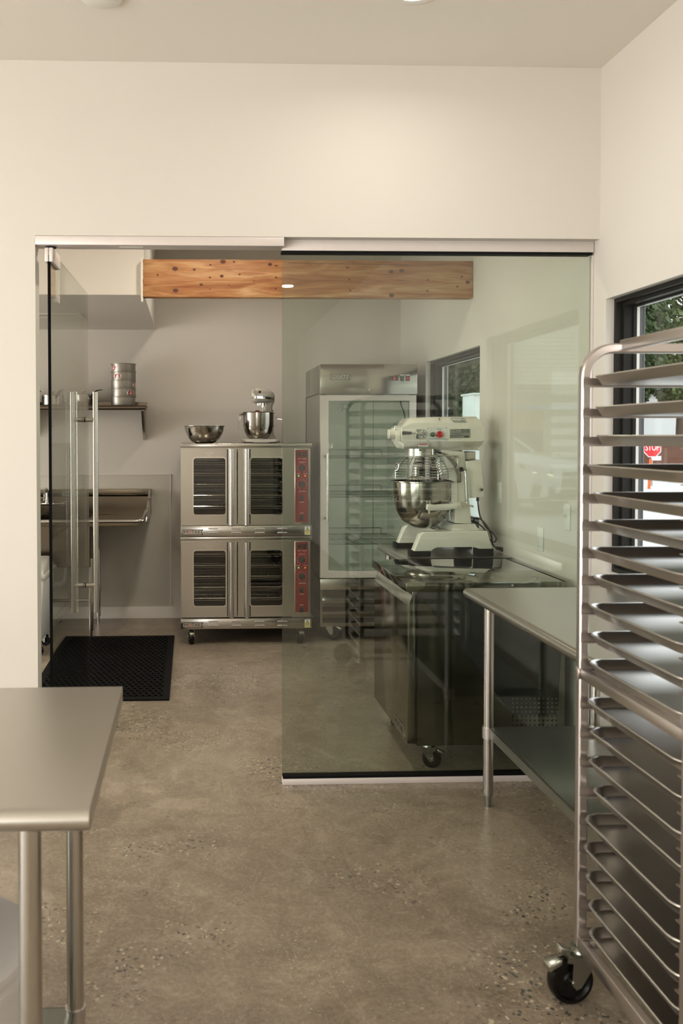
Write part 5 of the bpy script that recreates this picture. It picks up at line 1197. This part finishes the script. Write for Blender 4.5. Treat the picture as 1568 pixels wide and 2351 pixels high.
# ------------------------------------------------------------------ outside
GZ = -.2
b = B(); b.box(XW+WT, 90, -60, 90, GZ-.2, GZ); b.box(-40, XW+WT, -60, YR-.2, GZ-.2, GZ); g = b.make('ground_outside', M['pave'], smooth=0); struct(g, 'pale concrete paving outside'); g.name = 'floor_outside'
b = B(); prof = [(38.0, GZ), (39, GZ+.15), (42, 1.0), (46, 1.25), (59, 1.3), (59, GZ)]; b.prism([(y, z) for y, z in prof], 'x', -4, 60); g = b.make('mulch_bank', M['mulch'], None, (25, 42, GZ), smooth=0); tag(g, 'brown mulch bank beyond the road outside', 'bank'); g['kind'] = 'stuff'
# stop sign
SY = 28.0; sxs, szs = q(1497.5, 1029, SY)
ss = thing('stop_sign', 'red octagonal STOP sign on a post seen through the tray rack', 'sign', (sxs, SY, GZ))
def octo(r): return [(sxs+r*math.cos(PI/8+k*PI/4), szs+r*math.sin(PI/8+k*PI/4)) for k in range(8)]
R_ = .325
fs_ = Matrix.Identity(4)
b = B(); b.prism(octo(R_), 'y', SY, SY+.01); b.make('sign_border', M['swhite'], ss, smooth=0)
b = B(); b.prism(octo(R_*.92), 'y', SY-.006, SY); b.make('sign_face', M['sred'], ss, smooth=0)
text('STOP', sxs-.235, sxs+.235, szs-.08, szs+.14, SY-.007, M['swhite'], ss, 'sign_lettering', depth=.004)
b = B(); b.box(sxs-.03, sxs+.03, SY+.012, SY+.06, GZ, szs+.3); b.make('post', M['galv'], ss)
b = B(); xx, zz2 = q(1507, 1052, SY); b.box(xx-.16, xx+.16, SY-.002, SY+.01, zz2-.07, zz2+.07); lab(b.make('plaque', M['swhite'], ss), 'small white plaque under the sign')
b = B(); xx = q(1490, 1100, 26.5)[0]; b.cyl((xx, 26.5, GZ), (xx+.05, 26.5, .75), .045, seg=12); tag(b.make('marker_post', M['orange'], None, (xx, 26.5, GZ)), 'slim orange marker post in front of the stop sign', 'post')
# trees
def tree_mesh(seed, R_, h, m_):
    rnd = random.Random(seed); b = B(); bm = b.bm
    for k in range(15000):
        # clumps
        a = rnd.random()*2*PI; u = rnd.random(); zz3 = h*(.0+u); rad = R_*math.sqrt(max(.05, 1-(2*u-1)**2))*(.45+.6*rnd.random())
        cx, cy, cz = rad*math.cos(a), rad*math.sin(a), zz3
        s_ = .05+.12*rnd.random(); n = Vector((rnd.uniform(-1, 1), rnd.uniform(-1, 1), rnd.uniform(-.2, 1))).normalized(); t1_ = n.orthogonal().normalized(); t2_ = n.cross(t1_); c_ = Vector((cx, cy, cz))
        p = [c_+t1_*s_, c_+t2_*s_*.6, c_-t1_*s_, c_-t2_*s_*.6]
        vs = [bm.verts.new(x) for x in p]; bm.faces.new(vs)
    return b
tm = []
for i in range(3):
    o = tree_mesh(i+1, 1.8, 9, None).make('foliage', (M['leaf'], M['leaf2'], M['leaf'])[i], None, smooth=0); tm.append(o.data); bpy.data.objects.remove(o)
def tree(x, y, z0, s, k, lbl, trunk=True, crown0=2.2):
    r_ = thing('tree', lbl, 'tree', (x, y, z0), 'trees across the road')
    o = bpy.data.objects.new('foliage', tm[k]); C.objects.link(o); o.parent = r_; o.location = (0, 0, crown0); o.scale = (s, s, s); o.rotation_euler = (0, 0, x*1.7)
    b = B(); b.cyl((x, y, z0), (x+.1, y, z0+crown0+4*s), .2, .09, seg=10); b.make('trunk', M['bark'], r_)
spots = [(10.4, 41, 0, 1.15, .3), (12.6, 43, 1, 1.1, .2), (14.3, 40.5, 0, 1.15, .2), (16.6, 43, 2, 1.1, 1.5), (19.6, 42.5, 1, 1.1, 1.9), (22.9, 44, 0, 1.15, 1.7), (23.9, 49.5, 2, 1.2, 1.8), (26.4, 45, 1, 1.15, 1.7), (28.6, 43, 0, 1.2, 2.8), (12.0, 49, 2, 1.3, .5), (17.5, 50, 0, 1.3, 2.2), (24.5, 51, 0, 1.3, 2.4)]
tl = ['leftmost tree of the row seen through the far window', 'pale tree in the middle of the far window', 'tree at the right side of the far window', 'tree hidden between the two windows', 'pale tree at the left edge of the near window', 'dark tree behind the stop sign', 'tree above the stop sign to its right', 'pale tree in the centre right of the near window', 'tree at the right edge of the picture', 'tall rear tree behind the far window row', 'tall rear tree between the windows', 'tall rear tree behind the near window row']
for (x, y, k, s, c0), l in zip(spots, tl): tree(x, y, 1.0 if y > 42 else .6, s, k, l, True, c0)
b = B(); b.box(26, 44, 62, 70, .5, 4.6); b.prism([(61.6, 4.5), (70.4, 4.5), (66, 6.2)], 'x', 25.7, 44.3); tag(b.make('house', M['siding'], None, (35, 66, .5), smooth=0), 'white house behind the trees beyond the stop sign', 'house')
b = B(); xa, xb = q(1086, 930, 30)[0], q(1118, 930, 30)[0]; b.box(xa, xb, 30, 31.2, GZ, q(1090, 906, 30)[1], .03); b.box(xa-.03, xb+.03, 29.9, 31.3, q(1090, 906, 30)[1], q(1090, 906, 30)[1]+.06); tag(b.make('utility_cabinet', M['siding'], None, ((xa+xb)/2, 30.6, GZ)), 'white box-like cabinet at the right of the far window', 'cabinet')

# building and car that the glass partition mirrors
YS = -24.0; gm = thing('shop_building', 'white sided shop building mirrored faintly in the glass partition', 'building', (16, YS-3, GZ))
b = B()
for k in range(34): 
    z = 3.4+k*.16; b.hexa([(5, YS-.02, z), (30, YS-.02, z), (30, YS-.3, z), (5, YS-.3, z), (5, YS-.05, z+.155), (30, YS-.05, z+.155), (30, YS-.3, z+.155), (5, YS-.3, z+.155)])
b.box(5, 30, YS-6, YS-.29, GZ, 9); b.make('siding', M['siding'], gm, smooth=0)
b = B(); b.box(5, 30, YS-.1, YS+.06, 3.22, 3.36); b.make('band_line', M['roofd'], gm)
b = B(); b.hexa([(5, YS+1.6, 2.55), (30, YS+1.6, 2.55), (30, YS, 2.75), (5, YS, 2.75), (5, YS+1.6, 2.62), (30, YS+1.6, 2.62), (30, YS, 3.1), (5, YS, 3.1)]); b.make('awning', M['roofd'], gm)
b = B(); b.box(5, 30, YS+1.56, YS+1.64, 2.42, 2.56); b.make('awning_fringe', M['blue'], gm)
b = B(); b.box(5, 13.2, YS-.28, YS+.02, 1.7, 2.5); b.make('tan_panel', M['tan'], gm)
b = B(); b.box(5, 13.2, YS-.28, YS+.0, GZ, 1.7); b.make('shop_window', M['card'], gm)

def suv():
    r_ = thing('parked_car', 'white parked SUV outside, mirrored in the glass partition', 'car', (0, 0, 0))
    # car built along +x (front at +x), y = width, z up; wheelbase 2.85
    def sec(x, w_, zb_, zt_, wt): return [(x, -w_, zb_), (x, -w_, zt_*.55+zb_*.45), (x, -w_*.985, zt_-.10), (x, -wt, zt_), (x, wt, zt_), (x, w_*.985, zt_-.10), (x, w_, zt_*.55+zb_*.45), (x, w_, zb_)]
    b = B(); b.rings([sec(-2.35, .70, .45, .95, .55), sec(-2.28, .86, .32, 1.08, .74), sec(-1.6, .95, .26, 1.12, .82), sec(0, .96, .26, 1.10, .84), sec(1.0, .96, .26, 1.12, .82), sec(1.5, .955, .27, 1.08, .80), sec(2.1, .92, .28, 1.0, .74), sec(2.38, .82, .34, .92, .62), sec(2.47, .60, .42, .80, .45)]); b.make('body', M['carw'], r_, smooth=50)
    b = B(); g_ = lambda x, w_, z: [(x, -w_, z), (x, w_, z)]
    b.rings([[(-2.2, -.78, 1.05), (1.15, -.80, 1.05), (1.15, .80, 1.05), (-2.2, .78, 1.05)], [(-1.95, -.66, 1.62), (.25, -.68, 1.66), (.25, .68, 1.66), (-1.95, .66, 1.62)]]); b.make('windows', M['carg'], r_, smooth=0)
    b = B(); b.box(-1.98, .3, -.69, .69, 1.62, 1.70, .04)
    for s_ in (-1, 1):
        b.tube([(1.2, s_*.83, 1.05), (.32, s_*.69, 1.66)], .035, 6); b.tube([(-.55, s_*.81, 1.06), (-.5, s_*.70, 1.66)], .03, 6); b.tube([(-2.1, s_*.78, 1.05), (-1.95, s_*.68, 1.64)], .05, 6); b.box(.75, .95, s_*.97-.1, s_*.97+.1, 1.05, 1.2, .03)
    b.make('roof', M['carw'], r_)
    for x in (-1.38, 1.47):
        for s_ in (-1, 1):
            b = B(); b.cyl((x, s_*.965, .39), (x, s_*.72, .39), .43, seg=32); b.make('wheel_arch', M['card'], r_)
            b = B(); b.lathe([(.24, s_*.99), (.34, s_*.99), (.37, s_*.96), (.37, s_*.76), (.2, s_*.76)], (x, 0, .37), 36, 'y'); wh = b.make('tyre', M['wheel'], r_)
            b = B(); b.lathe([(.20, s_*.93), (.235, s_*.985), (.25, s_*.985), (.25, s_*.8), (.18, s_*.82)], (x, 0, .37), 32, 'y'); b.cyl((x, s_*.9, .37), (x, s_*.975, .37), .05, seg=14)
            for k in range(5):
                t = 2*PI*k/5+.3
                for dt in (-.14, .14): b.hexa([(x+.04*math.cos(t+dt*2)-.012*math.sin(t), s_*.95, .37+.04*math.sin(t+dt*2)+.012*math.cos(t)), (x+.235*math.cos(t+dt)-.012*math.sin(t), s_*.96, .37+.235*math.sin(t+dt)+.012*math.cos(t)), (x+.235*math.cos(t+dt)+.012*math.sin(t), s_*.96, .37+.235*math.sin(t+dt)-.012*math.cos(t)), (x+.04*math.cos(t+dt*2)+.012*math.sin(t), s_*.95, .37+.04*math.sin(t+dt*2)-.012*math.cos(t)),
                    (x+.04*math.cos(t+dt*2)-.012*math.sin(t), s_*.97, .37+.04*math.sin(t+dt*2)+.012*math.cos(t)), (x+.235*math.cos(t+dt)-.012*math.sin(t), s_*.98, .37+.235*math.sin(t+dt)+.012*math.cos(t)), (x+.235*math.cos(t+dt)+.012*math.sin(t), s_*.98, .37+.235*math.sin(t+dt)-.012*math.cos(t)), (x+.04*math.cos(t+dt*2)+.012*math.sin(t), s_*.97, .37+.04*math.sin(t+dt*2)-.012*math.cos(t))])
            b.make('rim', M['alu'], wh)
    for s_ in (-1, 1):
        b = B(); b.hexa([(1.95, s_*.965, .84), (2.46, s_*.74, .70), (2.30, s_*.5, .70), (1.90, s_*.7, .84), (1.93, s_*.935, .93), (2.44, s_*.70, .80), (2.28, s_*.5, .80), (1.88, s_*.7, .93)]); b.make('headlight', M['carg'], r_)
        b = B(); b.hexa([(2.16, s_*.90, .755), (2.475, s_*.755, .70), (2.40, s_*.68, .715), (2.2, s_*.8, .745), (2.16, s_*.90, .785), (2.475, s_*.755, .735), (2.40, s_*.68, .735), (2.2, s_*.8, .765)]); b.make('running_light', mat('running_light', (255, 255, 230), .3, emit=(255, 255, 225), estr=3), r_)
        b = B(); b.hexa([(2.15, s_*.95, .34), (2.48, s_*.72, .34), (2.40, s_*.6, .36), (2.2, s_*.8, .36), (2.2, s_*.94, .56), (2.50, s_*.70, .50), (2.40, s_*.6, .50), (2.24, s_*.8, .55)]); b.make('air_intake', M['card'], r_)
    b = B(); b.hexa([(2.40, -.55, .36), (2.40, .55, .36), (2.50, .5, .36), (2.50, -.5, .36), (2.40, -.48, .78), (2.40, .48, .78), (2.49, .42, .76), (2.49, -.42, .76)]); b.make('grille', M['card'], r_)
    b = B(); b.box(-2.2, 2.3, -.965, .965, .22, .3, .02); b.make('sill', M['card'], r_)
    return r_
b = B(); b.box(2.2, 40, -19, 2.5, GZ-.1, .0, .01); g = struct(b.make('parking_pad', M['pave'], smooth=0), 'raised pale parking pad'); g.name = 'trim_3'
car = suv()
# front wheel of the mirrored image sits about 16 m out
vx, vy = 6.69, 17.0
hd = math.atan2(.80, .60)            # heading of the real car (the mirrored one points toward the glass)
real = Vector((vx, 2*3.688-vy, 0))
off_ = Vector((1.47*math.cos(hd) - (.97)*math.sin(hd)*0 , 1.47*math.sin(hd), 0))
side = Vector((math.sin(hd), -math.cos(hd), 0))
car.rotation_euler = (0, 0, hd); car.scale = (1.07, 1.07, 1.07)
loc = real - Vector((math.cos(hd), math.sin(hd), 0))*1.47 + side*(-.0)
car.location = loc
for i, (cx_, cy_) in enumerate(((12.5, YS+4), (14.8, YS+4.5))):
    b = B(); b.lathe([(0, .7), (.03, .7), (.16, .03), (.22, .03), (.22, 0), (0, 0)], (cx_, cy_, GZ), 16); tag(b.make('traffic_cone', M['orange'], None, (cx_, cy_, GZ)), 'orange traffic cone in front of the mirrored shop building, %s' % ('nearer the tan panel' if i == 0 else 'farther from the tan panel'), 'cone', 'traffic cones')

# ------------------------------------------------------------------ world and view
wd = bpy.data.worlds.new('world'); bpy.context.scene.world = wd; wd.use_nodes = True; nt = wd.node_tree
bg = nt.nodes['Background']; bg.inputs[1].default_value = 2.8
tc = nt.nodes.new('ShaderNodeTexCoord'); sp_ = nt.nodes.new('ShaderNodeSeparateXYZ'); rp_ = nt.nodes.new('ShaderNodeValToRGB')
nt.links.new(tc.outputs['Generated'], sp_.inputs[0]); nt.links.new(sp_.outputs['Z'], rp_.inputs[0]); nt.links.new(rp_.outputs[0], bg.inputs[0])
rp_.color_ramp.elements[0].position = 0; rp_.color_ramp.elements[0].color = (.9, .92, .93, 1); rp_.color_ramp.elements[1].position = .8; rp_.color_ramp.elements[1].color = (.82, .9, 1, 1)
vs = bpy.context.scene.view_settings
bpy.context.scene.display_settings.display_device = 'sRGB'
vs.view_transform = 'Standard'; vs.look = 'None'; vs.exposure = 0.1; vs.gamma = 1.0; vs.use_curve_mapping = False
bpy.context.scene.cycles.max_bounces = 12; bpy.context.scene.cycles.transparent_max_bounces = 24
bpy.context.scene.cycles.glossy_bounces = 6; bpy.context.scene.cycles.caustics_reflective = False; bpy.context.scene.cycles.caustics_refractive = False
